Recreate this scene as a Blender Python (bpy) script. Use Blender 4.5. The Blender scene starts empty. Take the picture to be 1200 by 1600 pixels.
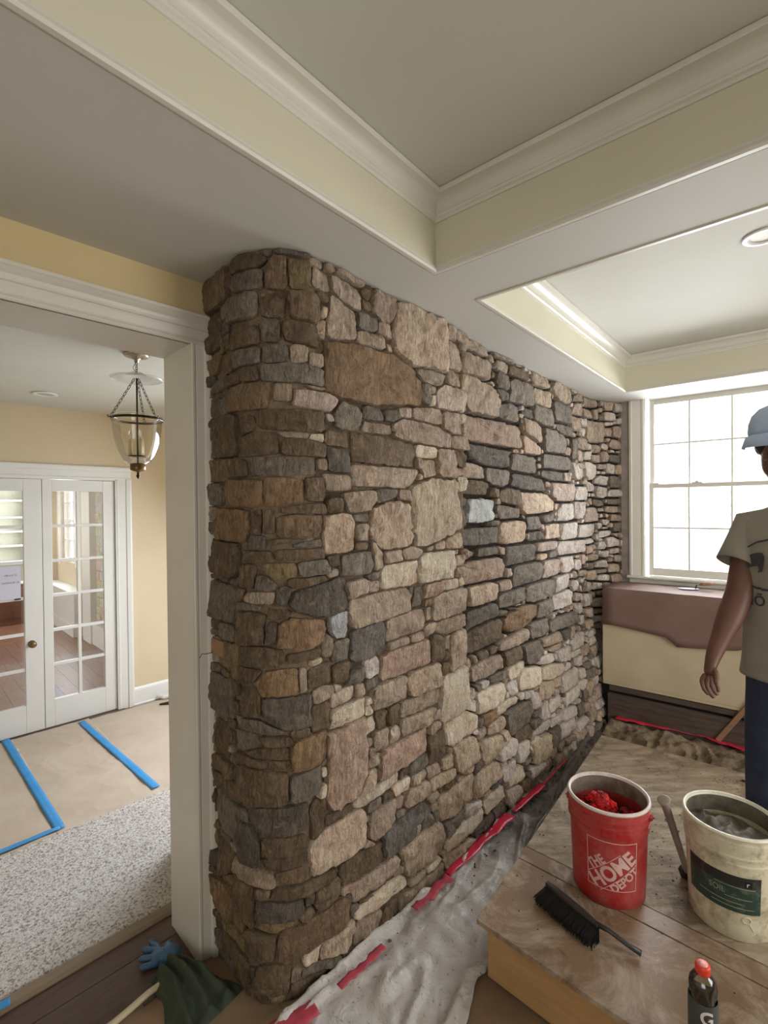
import bpy, bmesh, math, random
import numpy as np
from mathutils import Vector, Matrix, noise
C = bpy.context.scene.collection
random.seed(7)
R = math.radians
# ------------------------------------------------------------------ camera
H = 1.75; F = 760.0
PITCH = math.atan(7/F); ROLL = 0.010
fw = Vector((0, math.cos(PITCH), -math.sin(PITCH))); r0 = Vector((1,0,0)); u0 = r0.cross(fw)
cr = r0*math.cos(ROLL) - u0*math.sin(ROLL); cu = r0*math.sin(ROLL) + u0*math.cos(ROLL)
EYE = Vector((0,0,H))
cd = bpy.data.cameras.new('camera'); cam = bpy.data.objects.new('camera', cd); C.objects.link(cam)
cd.sensor_fit = 'VERTICAL'; cd.sensor_height = 36; cd.lens = F/1600*36; cd.clip_start = .02
cam.matrix_world = Matrix(((cr.x,cu.x,-fw.x,0),(cr.y,cu.y,-fw.y,0),(cr.z,cu.z,-fw.z,H),(0,0,0,1)))
bpy.context.scene.camera = cam
def proj(p):
    v = Vector(p)-EYE; z = v.dot(fw)
    return 600+F*v.dot(cr)/z, 800-F*v.dot(cu)/z
def ray(px, py): return fw + cr*((px-600)/F) - cu*((py-800)/F)
def on_z(px, py, z):
    d = ray(px,py); return EYE + d*((z-H)/d.z)
def on_y(px, py, y):
    d = ray(px,py); return EYE + d*(y/d.y)
def on_plane(px, py, o, n):
    d = ray(px,py); return EYE + d*((o-EYE).dot(n)/d.dot(n))
# ------------------------------------------------------------------ render look, sky
sc = bpy.context.scene
sc.view_settings.view_transform = 'Standard'; sc.view_settings.look = 'None'
sc.view_settings.gamma = 1; sc.view_settings.use_curve_mapping = False
sc.view_settings.exposure = 0.0
w = bpy.data.worlds.new('overcast_sky'); sc.world = w; w.use_nodes = True
wn = w.node_tree.nodes; bg = wn['Background']; bg.inputs[0].default_value = (.93,.97,1,1); bg.inputs[1].default_value = 3.0
# frames: (origin, x axis, y axis)
def frame(o, x):
    x = Vector((x[0],x[1],0)).normalized(); y = Vector((-x.y,x.x,0))
    return Matrix(((x.x,y.x,0,o[0]),(x.y,y.y,0,o[1]),(0,0,1,0),(0,0,0,1)))
FR = frame((.202,1.853), (.7595,-.6505))      # coffered room: x to the right, y along the stone wall towards the window
FO = frame((-.690,1.902), (.702,.712))        # cased opening: x along it, y into the next room
FW = frame((2.088,4.14), (.775,-.632))        # window wall: x along it, y outwards
def area(name, M, loc, direc, sx, sy, watt, col):
    l = bpy.data.lights.new(name,'AREA'); l.shape='RECTANGLE'; l.size=sx; l.size_y=sy; l.energy=watt; l.color=col
    o = bpy.data.objects.new(name,l); C.objects.link(o)
    p = M @ Vector(loc); d = (M.to_3x3() @ Vector(direc)).normalized()
    o.location = p; o.rotation_euler = d.to_track_quat('-Z','Y').to_euler(); return o
# daylight at the windows, plus one added fill in the back room
area('window_daylight', FW, (.75,.42,1.74), (-.2,-1,.03), 1.6,1.5, 165, (.93,.97,1))
area('side_window_daylight', FR, (3.06,.9,1.55), (-1,0,.0), 2.0,1.5, 36, (1,.95,.86))
area('rear_window_daylight', FR, (1.6,-2.9,1.5), (0,1,.05), 1.8,1.4, 5, (1,.93,.84))
area('hall_window_daylight', FO, (1.75,1.45,1.5), (-1,-.35,-.75), 1.2,1.6, 78, (.82,.90,1))
area('hall_left_daylight', FO, (-3.2,1.5,1.6), (1,.1,0), 1.6,1.5, 22, (.92,.96,1))
area('back_room_window_daylight', FO, (1.02,7.05,1.6), (-1,-.1,-.1), .8,1.2, 45, (.92,.97,1))
area('back_room_side_fill', FO, (-3.4,5.2,1.6), (1,.1,0), 1.8,1.5, 85, (.95,.98,1))  # unseen fill, added to brighten the back room
# ------------------------------------------------------------------ helpers
class MB:
    def __init__(s): s.v=[]; s.f=[]; s.c=[]
    def add(s, vs, fs, col=None):
        n=len(s.v); s.v += [tuple(v) for v in vs]; s.f += [tuple(i+n for i in f) for f in fs]
        if col is not None: s.c += [col]*len(vs)
        return s
    def box(s, x0,x1,y0,y1,z0,z1, M=None):
        vs=[Vector((x,y,z)) for x in (x0,x1) for y in (y0,y1) for z in (z0,z1)]
        if M is not None: vs=[M@v for v in vs]
        return s.add(vs, [(0,1,3,2),(4,6,7,5),(0,4,5,1),(2,3,7,6),(0,2,6,4),(1,5,7,3)])
    def lathe(s, prof, seg=32, M=None, cap0=False, cap1=False):
        vs=[];fs=[]
        for r,z in prof:
            for k in range(seg):
                a=2*math.pi*k/seg; v=Vector((r*math.cos(a),r*math.sin(a),z)); vs.append(M@v if M is not None else v)
        for i in range(len(prof)-1):
            for k in range(seg):
                k2=(k+1)%seg; fs.append((i*seg+k,i*seg+k2,(i+1)*seg+k2,(i+1)*seg+k))
        if cap0: fs.append(tuple(range(seg-1,-1,-1)))
        if cap1: fs.append(tuple((len(prof)-1)*seg+k for k in range(seg)))
        return s.add(vs,fs)
    def tube(s, pts, rad, seg=8, closed=False):
        pts=[Vector(p) for p in pts]; n=len(pts); rr=rad if isinstance(rad,(list,tuple)) else [rad]*n
        vs=[];fs=[]; up=Vector((0,0,1)); prev=None
        for i,p in enumerate(pts):
            if closed: t=pts[(i+1)%n]-pts[i-1]
            else: t=pts[min(i+1,n-1)]-pts[max(i-1,0)]
            t.normalize()
            if prev is None:
                a=t.cross(up if abs(t.z)<.9 else Vector((1,0,0))).normalized()
            else:
                a=(prev-t*prev.dot(t)).normalized()
            prev=a; b=t.cross(a)
            for k in range(seg):
                th=2*math.pi*k/seg; vs.append(p+(a*math.cos(th)+b*math.sin(th))*rr[i])
        for i in range(n if closed else n-1):
            j=(i+1)%n
            for k in range(seg):
                k2=(k+1)%seg; fs.append((i*seg+k,i*seg+k2,j*seg+k2,j*seg+k))
        if not closed: fs += [tuple(range(seg-1,-1,-1)), tuple((n-1)*seg+k for k in range(seg))]
        return s.add(vs,fs)
    def sweep(s, prof, path, sides, M=None, closed=False):
        # prof: (a,z) pairs; a is measured along sides[i] (already mitred) from path[i]
        n=len(path); m=len(prof); vs=[];fs=[]
        for p,sd in zip(path,sides):
            for a,b in prof:
                v=Vector(p)+Vector(sd[0])*a+Vector(sd[1])*b; vs.append(M@v if M is not None else v)
        for i in range(n if closed else n-1):
            j=(i+1)%n
            for k in range(m):
                k2=(k+1)%m; fs.append((i*m+k,i*m+k2,j*m+k2,j*m+k))
        if not closed: fs += [tuple(range(m-1,-1,-1)), tuple((n-1)*m+k for k in range(m))]
        return s.add(vs,fs)
    def build(s, name, mat, parent=None, smooth=False, bevel=0, M=None, kind=None, recenter=False):
        me=bpy.data.meshes.new(name); vs=s.v; off=None
        if recenter:
            off=Vector([ (min(c)+max(c))/2 for c in zip(*vs)]); vs=[tuple(Vector(v)-off) for v in vs]
        me.from_pydata(vs,[],s.f)
        if s.c:
            at=me.color_attributes.new('Col','FLOAT_COLOR','POINT')
            at.data.foreach_set('color', np.array([(c[0],c[1],c[2],1) for c in s.c],dtype=np.float32).ravel())
        bm=bmesh.new(); bm.from_mesh(me); bmesh.ops.recalc_face_normals(bm,faces=bm.faces); bm.to_mesh(me); bm.free()
        if smooth: me.polygons.foreach_set('use_smooth',[True]*len(me.polygons))
        me.materials.append(mat)
        o=bpy.data.objects.new(name,me); C.objects.link(o)
        if parent is not None: o.parent=parent
        if M is not None: o.matrix_world=M
        if off is not None: o.location=off
        if bevel:
            b=o.modifiers.new('bevel','BEVEL'); b.width=bevel; b.segments=2; b.limit_method='ANGLE'; b.angle_limit=R(40)
        if kind: o['kind']=kind
        return o
def tag(o,label,cat,group=None,kind=None):
    o['label']=label; o['category']=cat
    if group: o['group']=group
    if kind: o['kind']=kind
    return o
def thing(name,label,cat,loc=(0,0,0),rotz=0,group=None):
    o=bpy.data.objects.new(name,None); C.objects.link(o); o.location=loc; o.rotation_euler=(0,0,rotz); o.empty_display_size=.05
    return tag(o,label,cat,group)
def smooth_by_angle(o,deg=35):
    me=o.data; me.polygons.foreach_set('use_smooth',[True]*len(me.polygons))
    me.set_sharp_from_angle(angle=R(deg)); return o
# ------------------------------------------------------------------ materials
def s2l(c): return tuple((x/12.92 if x<=.04045 else ((x+.055)/1.055)**2.4) for x in c)
def rgb(r,g,b): return s2l((r/255,g/255,b/255))
def nodes(name):
    m=bpy.data.materials.new(name); m.use_nodes=True; nt=m.node_tree; return m,nt,nt.nodes['Principled BSDF']
def N(nt,t,**k):
    n=nt.nodes.new(t)
    for a,b in k.items():
        if a in n.inputs: n.inputs[a].default_value=b
        else: setattr(n,a,b)
    return n
def texco(nt,scale=(1,1,1),kind='Object',rot=(0,0,0)):
    t=N(nt,'ShaderNodeTexCoord'); m=N(nt,'ShaderNodeMapping'); m.inputs['Scale'].default_value=scale; m.inputs['Rotation'].default_value=rot
    nt.links.new(t.outputs[kind],m.inputs[0]); return m.outputs[0]
def ramp(nt,fac,stops):
    r=N(nt,'ShaderNodeValToRGB'); nt.links.new(fac,r.inputs[0]); e=r.color_ramp.elements
    while len(e)<len(stops): e.new(.5)
    for x,(p,c) in zip(e,stops): x.position=p; x.color=(c[0],c[1],c[2],1) if hasattr(c,'__len__') else (c,c,c,1)
    return r.outputs[0]
def mix(nt,a,b,fac,mode='MIX'):
    m=N(nt,'ShaderNodeMix',data_type='RGBA',blend_type=mode)
    for v,i in ((fac,0),(a,6),(b,7)):
        if hasattr(v,'is_linked') or hasattr(v,'links'): nt.links.new(v,m.inputs[i])
        else: m.inputs[i].default_value = v if i==0 else (v[0],v[1],v[2],1)
    return m.outputs[2]
def noisy(nt,vec,scale,detail=4,rough=.55,dist=0):
    n=N(nt,'ShaderNodeTexNoise',Scale=scale,Detail=detail,Roughness=rough,Distortion=dist); nt.links.new(vec,n.inputs['Vector']); return n.outputs['Fac']
def bump(nt,b,h,strength=.3,dist=.01):
    n=N(nt,'ShaderNodeBump',Strength=strength,Distance=dist); nt.links.new(h,n.inputs['Height']); nt.links.new(n.outputs[0],b.inputs['Normal'])
def mat_plain(name,c1,c2=None,rough=.6,scale=6,bs=.1,bscale=60,metal=0,spec=.5,amount=1,stretch=(1,1,1)):
    m,nt,b=nodes(name); v=texco(nt,stretch); f=noisy(nt,v,scale)
    c2=c2 or tuple(x*.86 for x in c1)
    nt.links.new(ramp(nt,f,[(.32,c1),(.72,c2)]),b.inputs['Base Color'])
    b.inputs['Roughness'].default_value=rough; b.inputs['Metallic'].default_value=metal; b.inputs['Specular IOR Level'].default_value=spec
    if bs: bump(nt,b,noisy(nt,v,bscale,3),bs,.004)
    return m
M={}
M['ceiling']=mat_plain('ceiling_paint',rgb(206,206,198),rgb(202,202,194),.8,3,.05,120)
M['beam']=mat_plain('beam_paint',rgb(204,203,196),rgb(200,199,192),.7,2,.05,120)
M['cream']=mat_plain('cream_fascia_paint',rgb(216,211,190),rgb(210,205,183),.5,2,.03,90)
M['trim']=mat_plain('trim_paint',rgb(222,219,210),rgb(214,210,200),.38,3,.05,60)
M['white']=mat_plain('white_door_paint',rgb(226,226,224),rgb(220,220,218),.35,3,.03,60)
M['yellow']=mat_plain('yellow_wall_paint',rgb(214,194,150),rgb(208,188,142),.75,2,.08,150)
M['farwall']=mat_plain('beige_wall_paint',rgb(212,196,168),rgb(206,190,162),.75,2,.08,150)
M['bronze']=mat_plain('dark_bronze',rgb(70,60,52),rgb(56,48,42),.35,20,0,metal=.8)
M['nickel']=mat_plain('brushed_nickel',rgb(190,180,165),rgb(170,160,146),.25,20,0,metal=1)
M['brass']=mat_plain('aged_brass',rgb(140,120,84),rgb(110,92,62),.35,20,0,metal=.9)
M['black']=mat_plain('black_bristle',rgb(16,15,15),rgb(24,22,21),.8,80,.4,300)
M['blackplastic']=mat_plain('dark_plastic',rgb(44,40,38),rgb(60,54,50),.45,14,.1)
M['void']=mat_plain('dark_gap',rgb(30,27,25),rgb(22,20,18),.9)
def mat_glass(name,col=(1,1,1),base=.05,rough=.0,fk=.9):
    m=bpy.data.materials.new(name); m.use_nodes=True; nt=m.node_tree; nt.nodes.clear()
    o=N(nt,'ShaderNodeOutputMaterial'); t=N(nt,'ShaderNodeBsdfTransparent',Color=(*col,1)); g=N(nt,'ShaderNodeBsdfGlossy',Roughness=rough)
    fr=N(nt,'ShaderNodeFresnel',IOR=1.45); mx=N(nt,'ShaderNodeMixShader'); ad=N(nt,'ShaderNodeMath',operation='MULTIPLY_ADD'); ad.inputs[1].default_value=fk; ad.inputs[2].default_value=base
    nt.links.new(fr.outputs[0],ad.inputs[0]); nt.links.new(ad.outputs[0],mx.inputs[0]); nt.links.new(t.outputs[0],mx.inputs[1]); nt.links.new(g.outputs[0],mx.inputs[2]); nt.links.new(mx.outputs[0],o.inputs[0]); return m
M['glass']=mat_glass('clear_glass'); M['jarglass']=mat_glass('lantern_glass',(.985,.98,.96),.03,0,.4)
# stone: the colour of each stone is its own, stored on its mesh
m,nt,b=nodes('field_stone'); M['stone']=m
at=N(nt,'ShaderNodeAttribute',attribute_name='Col'); v=texco(nt,(1,1,1),'Object')
oi=N(nt,'ShaderNodeObjectInfo'); va=N(nt,'ShaderNodeVectorMath',operation='MULTIPLY_ADD'); nt.links.new(oi.outputs['Random'],va.inputs[0]); va.inputs[1].default_value=(37,19,53); nt.links.new(v,va.inputs[2]); v=va.outputs[0]
mp=N(nt,'ShaderNodeMapping'); mp.inputs['Scale'].default_value=(1,1,.22); nt.links.new(v,mp.inputs[0])
mp2=N(nt,'ShaderNodeMapping'); mp2.inputs['Scale'].default_value=(.35,.35,1); mp2.inputs['Rotation'].default_value=(.2,.3,0); nt.links.new(v,mp2.inputs[0])
big=noisy(nt,v,14,6,.7,.6); streak=noisy(nt,mp.outputs[0],62,6,.7,1.6); lay=noisy(nt,mp2.outputs[0],60,5,.65,.8); fine=noisy(nt,v,260,4,.7)
c=mix(nt,at.outputs['Color'],ramp(nt,big,[(.3,(.34,.30,.28)),(.5,(.5,.5,.5)),(.72,(.72,.68,.62))]),.7,'OVERLAY')
c=mix(nt,c,ramp(nt,streak,[(.34,(.22,.19,.175)),(.5,(.5,.5,.5)),(.66,(.82,.80,.78))]),.8,'OVERLAY')
c=mix(nt,c,ramp(nt,fine,[(.25,(.3,.29,.28)),(.75,(.72,.72,.72))]),.5,'OVERLAY')
dirt=ramp(nt,noisy(nt,v,30,5,.7,.3),[(.56,0),(.70,1)])
c2=mix(nt,c,rgb(196,176,150),.0)
md=N(nt,'ShaderNodeMath',operation='MULTIPLY'); nt.links.new(dirt,md.inputs[0]); md.inputs[1].default_value=.45
nt.links.new(mix(nt,c,rgb(180,162,142),md.outputs[0]),b.inputs['Base Color'])
b.inputs['Roughness'].default_value=.82; b.inputs['Specular IOR Level'].default_value=.3
h=mix(nt,streak,fine,.25); h=mix(nt,h,big,.35); h=mix(nt,h,lay,.3)
bump(nt,b,h,1.0,.035)
m,nt,b=nodes('lime_mortar'); M['mortar']=m
at=N(nt,'ShaderNodeAttribute',attribute_name='Col'); v=texco(nt)
c=mix(nt,at.outputs['Color'],ramp(nt,noisy(nt,v,26,7,.7),[(.3,(.3,.28,.26)),(.7,(.75,.73,.7))]),.8,'OVERLAY')
c=mix(nt,c,ramp(nt,noisy(nt,v,180,3,.7),[(.3,(.35,.34,.33)),(.7,(.65,.65,.65))]),.6,'OVERLAY')
nt.links.new(c,b.inputs['Base Color']); b.inputs['Roughness'].default_value=.95; b.inputs['Specular IOR Level'].default_value=.15
bump(nt,b,noisy(nt,v,55,8,.75),.9,.02)
# ================================================================== THE STONE WALL
SD=Vector((2.042,2.224,0)).normalized(); ED=Vector((SD.y,-SD.x,0))      # long face direction, end face direction
P0=Vector((-.690,1.902,0)); PF=Vector((1.745,3.96,0)); RC=.17
# sharp corner: P0 + ED*t lies on the long-face line through PF
tt=(PF-P0).dot(ED); CS=P0+ED*tt
RD=Vector((.883,.469,0)); PE=PF+RD*.388
pts=[P0]; 
cen=CS-ED*RC+SD*RC
for k in range(0,17):
    a=k/16*math.pi/2; pts.append(cen+(-SD*math.cos(a)+ED*math.sin(a))*RC)
pts.append(PF); pts.append(PE)
cum=[0]
for a,b_ in zip(pts,pts[1:]): cum.append(cum[-1]+(b_-a).length)
U_END=cum[-1]; U_FAR=cum[-2]; U_CORN=cum[17]
nrm=[]
for i in range(len(pts)-1):
    d=(pts[i+1]-pts[i]).normalized(); nrm.append(Vector((d.y,-d.x,0)))
CUM=np.array(cum)
def surf(u,v,d=0):
    u=min(max(u,0),U_END-1e-6); i=int(np.searchsorted(CUM,u,side='right'))-1; i=min(max(i,0),len(pts)-2)
    t=(u-cum[i])/(cum[i+1]-cum[i]); p=pts[i].lerp(pts[i+1],t)
    if 1<=i<=16:
        a=(i-1+t)/16*math.pi/2; n=(-SD*math.cos(a)+ED*math.sin(a))
    elif i==0: n=nrm[0]
    elif i==len(pts)-2: n=nrm[-1]
    else: n=nrm[i]
    return Vector((p.x,p.y,v))+n*d
def px2uv(px,py):
    d=ray(px,py); best=None
    for i in range(len(pts)-1):
        a=pts[i]; e=pts[i+1]-a
        det=d.x*(-e.y)+e.x*d.y
        if abs(det)<1e-9: continue
        t=(a.x*(-e.y)+e.x*a.y)/det; s=(d.x*a.y-d.y*a.x)/det
        if -.02<=s<=1.02 and t>0 and d.dot(nrm[i])<0:
            if best is None or t<best[0]: best=(t,cum[i]+s*(cum[i+1]-cum[i]),H+d.z*t)
    return None if best is None else (best[1],best[2])
U_SEAM=px2uv(721,800)[0]
ZT_=2.63
def base_off(u,v):
    o=.012*noise.noise(Vector((u*1.7,v*1.7,3)))+.008*noise.noise(Vector((u*4,v*4,9)))
    if u>U_SEAM: 
        k=min(1,(u-U_SEAM)/.012); low=min(1,max(0,(v-.55)/.45)); o-=.05*k*low
    o+=.085*(v/ZT_)*max(0,1-u/U_FAR)*min(1,max(0,u-.08)/.4)
    if v<.55: o+=((.0 if u<U_CORN else .030*min(1,(u-U_CORN)/.12))+.032*min(1,max(0,(u-U_CORN)/.7)))*(1-v/.55)
    return o
def recess(u,v):
    # how far the joints sit behind the stone faces
    if u<U_CORN: return .010
    if u>U_SEAM: return .036 if v>.5 else .026
    return .017
STONES='''
A140,330,170,250,o A315,195,170,90,b,-8 A320,280,190,110,g A480,235,120,170,o A590,240,100,140,y A430,130,60,40,g A490,125,70,40,t A600,120,150,50,d
A720,165,60,70,t A735,300,150,190,g,-18 A900,260,150,55,t A940,390,210,160,b,-14 A1100,420,110,170,t,-20 A285,440,160,140,g A440,425,150,130,b A545,420,50,110,t
A635,430,120,130,o A125,520,110,110,b A130,640,90,80,b A215,630,60,60,b A290,590,180,160,b A430,560,90,110,g A590,565,240,130,y A740,560,40,90,t A860,540,160,190,t,-14
A985,525,110,70,g A1030,620,140,190,t A320,710,150,110,g A480,705,180,90,g A600,710,70,100,t A700,715,140,100,y A570,810,350,90,g A135,775,100,70,o A330,820,90,70,b
A220,840,200,50,g A160,885,100,50,g A280,960,220,150,o A430,930,90,100,t A510,915,70,80,t A640,940,200,110,o A135,1010,60,90,b A565,1075,330,130,b
A1040,1020,90,100,g A1130,1040,80,80,g A1060,1130,150,60,t A195,1180,140,230,b A310,1110,110,90,b A580,1150,120,50,t A680,1150,110,50,t A370,1215,220,130,b
A500,1200,60,110,t A640,1240,210,80,b A160,1360,160,130,o A270,1370,80,120,b A500,1345,330,110,g A700,1350,70,110,b A850,1310,140,120,d A130,1490,100,130,g
A280,1495,210,160,O A505,1485,220,140,O A700,1470,100,150,b A840,1450,150,110,t A960,1530,190,130,t A1110,1510,120,100,g A820,1570,80,70,b A660,1580,180,60,b
P588,592,140,74,O P605,706,100,44,b P606,742,104,32,t P540,668,66,96,o,8
B300,220,230,260,T B435,185,50,60,t B445,290,60,120,t B350,390,120,60,t B450,395,60,60,t B430,495,130,110,p B315,460,40,80,g B185,550,110,70,g B80,530,90,90,g
B330,560,140,70,t B440,600,80,110,t B100,625,130,60,b B310,660,290,100,t B335,820,60,80,t B415,800,70,120,t B475,770,50,70,b B155,930,190,80,b B370,1000,220,280,T,12
B160,1070,190,230,T B45,980,90,130,t B395,1170,60,50,t B555,215,130,120,t B550,330,150,105,t B580,490,160,170,t B635,645,280,105,P B610,760,200,75,d B520,825,140,70,t
B550,905,120,70,b B575,1015,130,105,S B565,1140,200,75,d B730,1115,120,100,T B685,270,110,90,t B775,310,70,70,t B855,380,85,120,t B670,340,60,40,t B755,370,90,50,b
B680,410,65,75,d B680,475,60,50,d B770,460,105,120,g B710,550,100,65,g B795,550,50,50,d B870,485,80,80,t B870,570,85,90,g B950,450,80,120,t,-25 B925,385,50,30,t
B820,640,90,80,t B815,720,85,90,P B920,690,105,105,g B955,560,90,95,g B780,790,120,85,g B930,790,130,65,g B655,860,120,75,g B800,880,160,65,d B910,850,110,50,d
B720,950,110,75,b B640,930,50,40,b B705,1020,110,58,g B840,980,150,85,T B955,930,110,78,p B815,1065,80,65,g B890,1050,55,40,g B840,1135,85,38,d B915,1110,70,70,T
B885,1180,100,45,p B965,1020,75,80,w B990,1110,75,80,w B1040,1015,50,75,w B1070,1110,65,65,w B1085,1035,50,65,p B1045,930,55,60,w B965,635,70,50,g B1010,720,30,90,g
B1030,540,50,60,t B1080,500,60,50,t B1020,600,35,80,t B1070,560,60,40,t B1090,640,55,100,t B1050,700,40,60,t B1030,755,40,50,p B1070,755,35,40,w B1080,825,50,75,w
B1030,830,40,75,w B1010,430,45,75,t B975,420,45,55,t B1045,470,40,60,t B1110,560,24,60,t
D335,95,55,55,t D450,135,70,50,P D700,135,145,80,d D545,125,90,38,d D825,115,110,90,p D945,105,120,60,w D525,215,215,100,P D300,195,175,110,W D140,240,185,100,W
D190,130,90,60,t D100,140,80,80,t D30,150,60,110,t D20,300,40,70,p D735,230,140,85,g D850,205,85,85,p D920,185,55,70,w D295,300,80,62,P D375,280,55,38,W D225,330,35,85,g
D525,325,125,85,T D635,285,75,42,t D660,345,125,62,g D795,310,125,85,g D895,270,60,75,w P594,948,92,36,t D365,375,145,120,t D520,425,145,85,d D700,440,145,95,O,4
D815,395,75,78,g D905,350,90,75,w D375,465,120,72,t D170,460,170,95,t P576,1003,50,46,D D530,530,165,130,b D680,540,135,62,t D790,480,80,78,g D905,460,130,70,g
D850,530,85,62,t D920,510,45,55,d D185,625,250,110,P D410,590,65,155,T D310,575,60,100,b D550,670,150,85,t D675,615,85,70,b D760,600,80,95,g D455,640,30,75,t
D690,680,70,48,W D820,635,70,48,w D910,610,65,65,w D960,550,70,55,w D870,580,50,30,t D250,725,130,95,T D395,790,115,200,W D600,715,80,55,g D745,725,115,90,W
D855,685,100,52,W D935,720,75,58,w D665,775,42,68,w D565,805,130,85,W D825,770,65,75,T D90,790,150,95,t D250,830,185,70,t D20,820,50,75,W D630,860,115,50,W
D700,890,120,100,g D560,905,65,50,O D460,860,75,48,w D420,950,170,100,W D590,940,70,65,T D770,830,55,65,w D860,840,55,45,w D940,800,65,45,w D50,920,38,130,b
D220,930,140,80,t D170,1050,230,140,P D320,1030,100,120,b D560,1040,85,95,T D450,1070,100,110,T D680,960,70,70,w D640,1050,70,62,w D715,1060,50,70,w D790,1050,80,110,T
D860,990,45,70,d D920,950,60,60,w D800,960,70,45,w D870,910,55,38,w D930,880,55,40,w D740,780,40,50,w
C365,130,90,120,b C440,130,65,120,b C640,115,200,160,d C230,150,190,160,O C195,350,170,170,b C560,255,170,38,b C700,255,120,45,g C380,340,180,55,b C640,330,250,55,b
C320,440,80,130,b C420,490,110,65,g C530,420,180,75,y C720,400,150,85,g C690,490,140,60,b C870,200,145,190,T C990,190,65,95,t C850,40,95,55,b C990,370,210,110,g
C1000,530,190,120,W C770,590,240,170,d,8 C185,600,170,200,g C130,720,65,55,b C390,580,130,55,t C330,760,150,180,b C465,790,105,115,d C650,785,245,145,O C860,740,85,120,S
C800,850,55,110,t C885,890,110,100,g C395,920,260,110,b C640,925,170,45,b C330,1040,120,75,b C500,1080,205,125,O C640,1060,55,110,t C740,1040,135,105,b C870,1020,85,110,b
C175,1140,140,200,g C335,1190,95,180,b C555,1260,255,175,d C750,1270,95,130,b C890,1160,110,75,W C910,1260,175,95,W C1050,980,75,100,w C180,1400,80,180,b C400,1330,200,70,g
C700,1480,140,140,O P545,1190,54,118,P C490,1450,165,95,b C330,1440,150,110,g C340,1530,150,55,b C1110,1420,75,190,t
E330,50,230,65,b E330,215,225,145,b E530,215,130,120,g E420,370,285,130,d E590,360,65,140,b E420,490,235,85,b E160,330,90,160,g E265,490,90,180,d E420,575,195,55,b
E160,560,55,180,b E140,720,85,140,O E230,720,90,160,b E270,620,170,75,t E540,690,260,80,b E400,780,215,100,d E640,720,100,90,b E690,470,240,170,T E790,570,220,80,b
E900,360,100,110,t E870,230,200,45,W E930,60,160,110,T E1020,400,190,110,D E740,750,150,80,P E870,640,190,60,t E900,730,220,60,W E560,900,320,130,o E700,950,140,90,T
E830,880,110,130,t E920,850,80,120,b E1090,680,180,80,t E1090,500,170,140,T E330,960,170,100,b E200,1000,120,90,b E600,1050,150,70,g E560,1120,170,70,b E680,1090,55,70,t
E380,1110,130,110,b E150,920,110,110,b
F720,250,140,90,T F830,180,100,75,T F860,260,85,50,W F760,370,160,50,W F930,140,55,55,w F955,170,65,50,W F990,90,55,80,T F1070,50,45,70,T F940,50,55,65,w
'''
CROP={'A':(300,360,3.6375),'B':(560,460,3),'C':(300,780,3.75),'D':(580,820,3),'E':(300,1160,3),'F':(440,1150,2.609),'P':(0,0,1)}
PAL={'b':(112,96,78),'g':(126,117,106),'o':(126,107,86),'O':(144,119,92),'t':(168,151,134),'T':(190,171,150),'y':(134,118,88),'d':(106,98,89),'D':(112,106,101),
     'p':(180,163,151),'P':(172,149,132),'w':(204,194,186),'W':(216,200,180),'S':(190,194,196)}
def jit(c,s=.1):
    k=1+random.uniform(-s,s); return tuple(min(1,max(0,x*k*(1+random.uniform(-.013,.013)))) for x in s2l([q/255 for q in c]))
def area2(P): x,y=P[:,0],P[:,1]; return .5*abs(np.dot(x,np.roll(y,-1))-np.dot(y,np.roll(x,-1)))
def clip(P,n,c):   # keep points with n.p <= c
    out=[]; d=P@n-c; m=len(P)
    for i in range(m):
        j=(i+1)%m
        if d[i]<=0: out.append(P[i])
        if (d[i]<0<d[j]) or (d[j]<0<d[i]):
            t=d[i]/(d[i]-d[j]); out.append(P[i]+(P[j]-P[i])*t)
    return np.array(out) if len(out)>2 else None
polys=[]; 
for tok in STONES.split():
    f=tok[1:].split(','); ox,oy,k=CROP[tok[0]]
    px=ox+float(f[0])/k; py=oy+float(f[1])/k; w_=float(f[2])/k; h_=float(f[3])/k; col=f[4]; tilt=R(float(f[5])) if len(f)>5 else 0
    uv=px2uv(px,py)
    if uv is None: continue
    u,v=uv
    for _ in range(4):
        b0_=base_off(u,v); q0=proj(surf(u,v,b0_)); qu=proj(surf(u+.005,v,b0_)); qv=proj(surf(u,v+.005,b0_))
        J=np.array([[(qu[0]-q0[0])/.005,(qv[0]-q0[0])/.005],[(qu[1]-q0[1])/.005,(qv[1]-q0[1])/.005]])
        try: s_=np.linalg.solve(J,np.array([px-q0[0],py-q0[1]]))
        except Exception: break
        u+=float(np.clip(s_[0],-.05,.05)); v+=float(np.clip(s_[1],-.05,.05)); u=min(max(u,.012),U_END-.02)
    a=proj(surf(u-.01,v)); b_=proj(surf(u+.01,v)); dx=abs(b_[0]-a[0])/.02; sl=(b_[1]-a[1])/max(abs(b_[0]-a[0]),1e-3)
    a=proj(surf(u,v-.01)); b_=proj(surf(u,v+.01)); dy=abs(b_[1]-a[1])/.02
    du=w_/dx/2*1.07; dv=h_/dy/2*1.09
    
    c1,s1=math.cos(tilt),math.sin(tilt); P=[]
    for (sx,sy) in ((-1,-1),(1,-1),(1,1),(-1,1)):
        q=random.uniform(.05,.20); jx=random.uniform(-.09,.05); jy=random.uniform(-.1,.05)
        ax=(sx*(1+jx)*du, sy*(1-q)*dv); bx=(sx*(1-q)*du, sy*(1+jy)*dv)
        P += [ax,bx] if sx*sy>0 else [bx,ax]
    P=np.array([(u+x*c1-y*s1, v+x*s1+y*c1) for x,y in P])
    polys.append([P,PAL[col],u,v,2.5 if (tok[0]=='P' or col in 'OTSWD') else 1.6])
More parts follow.
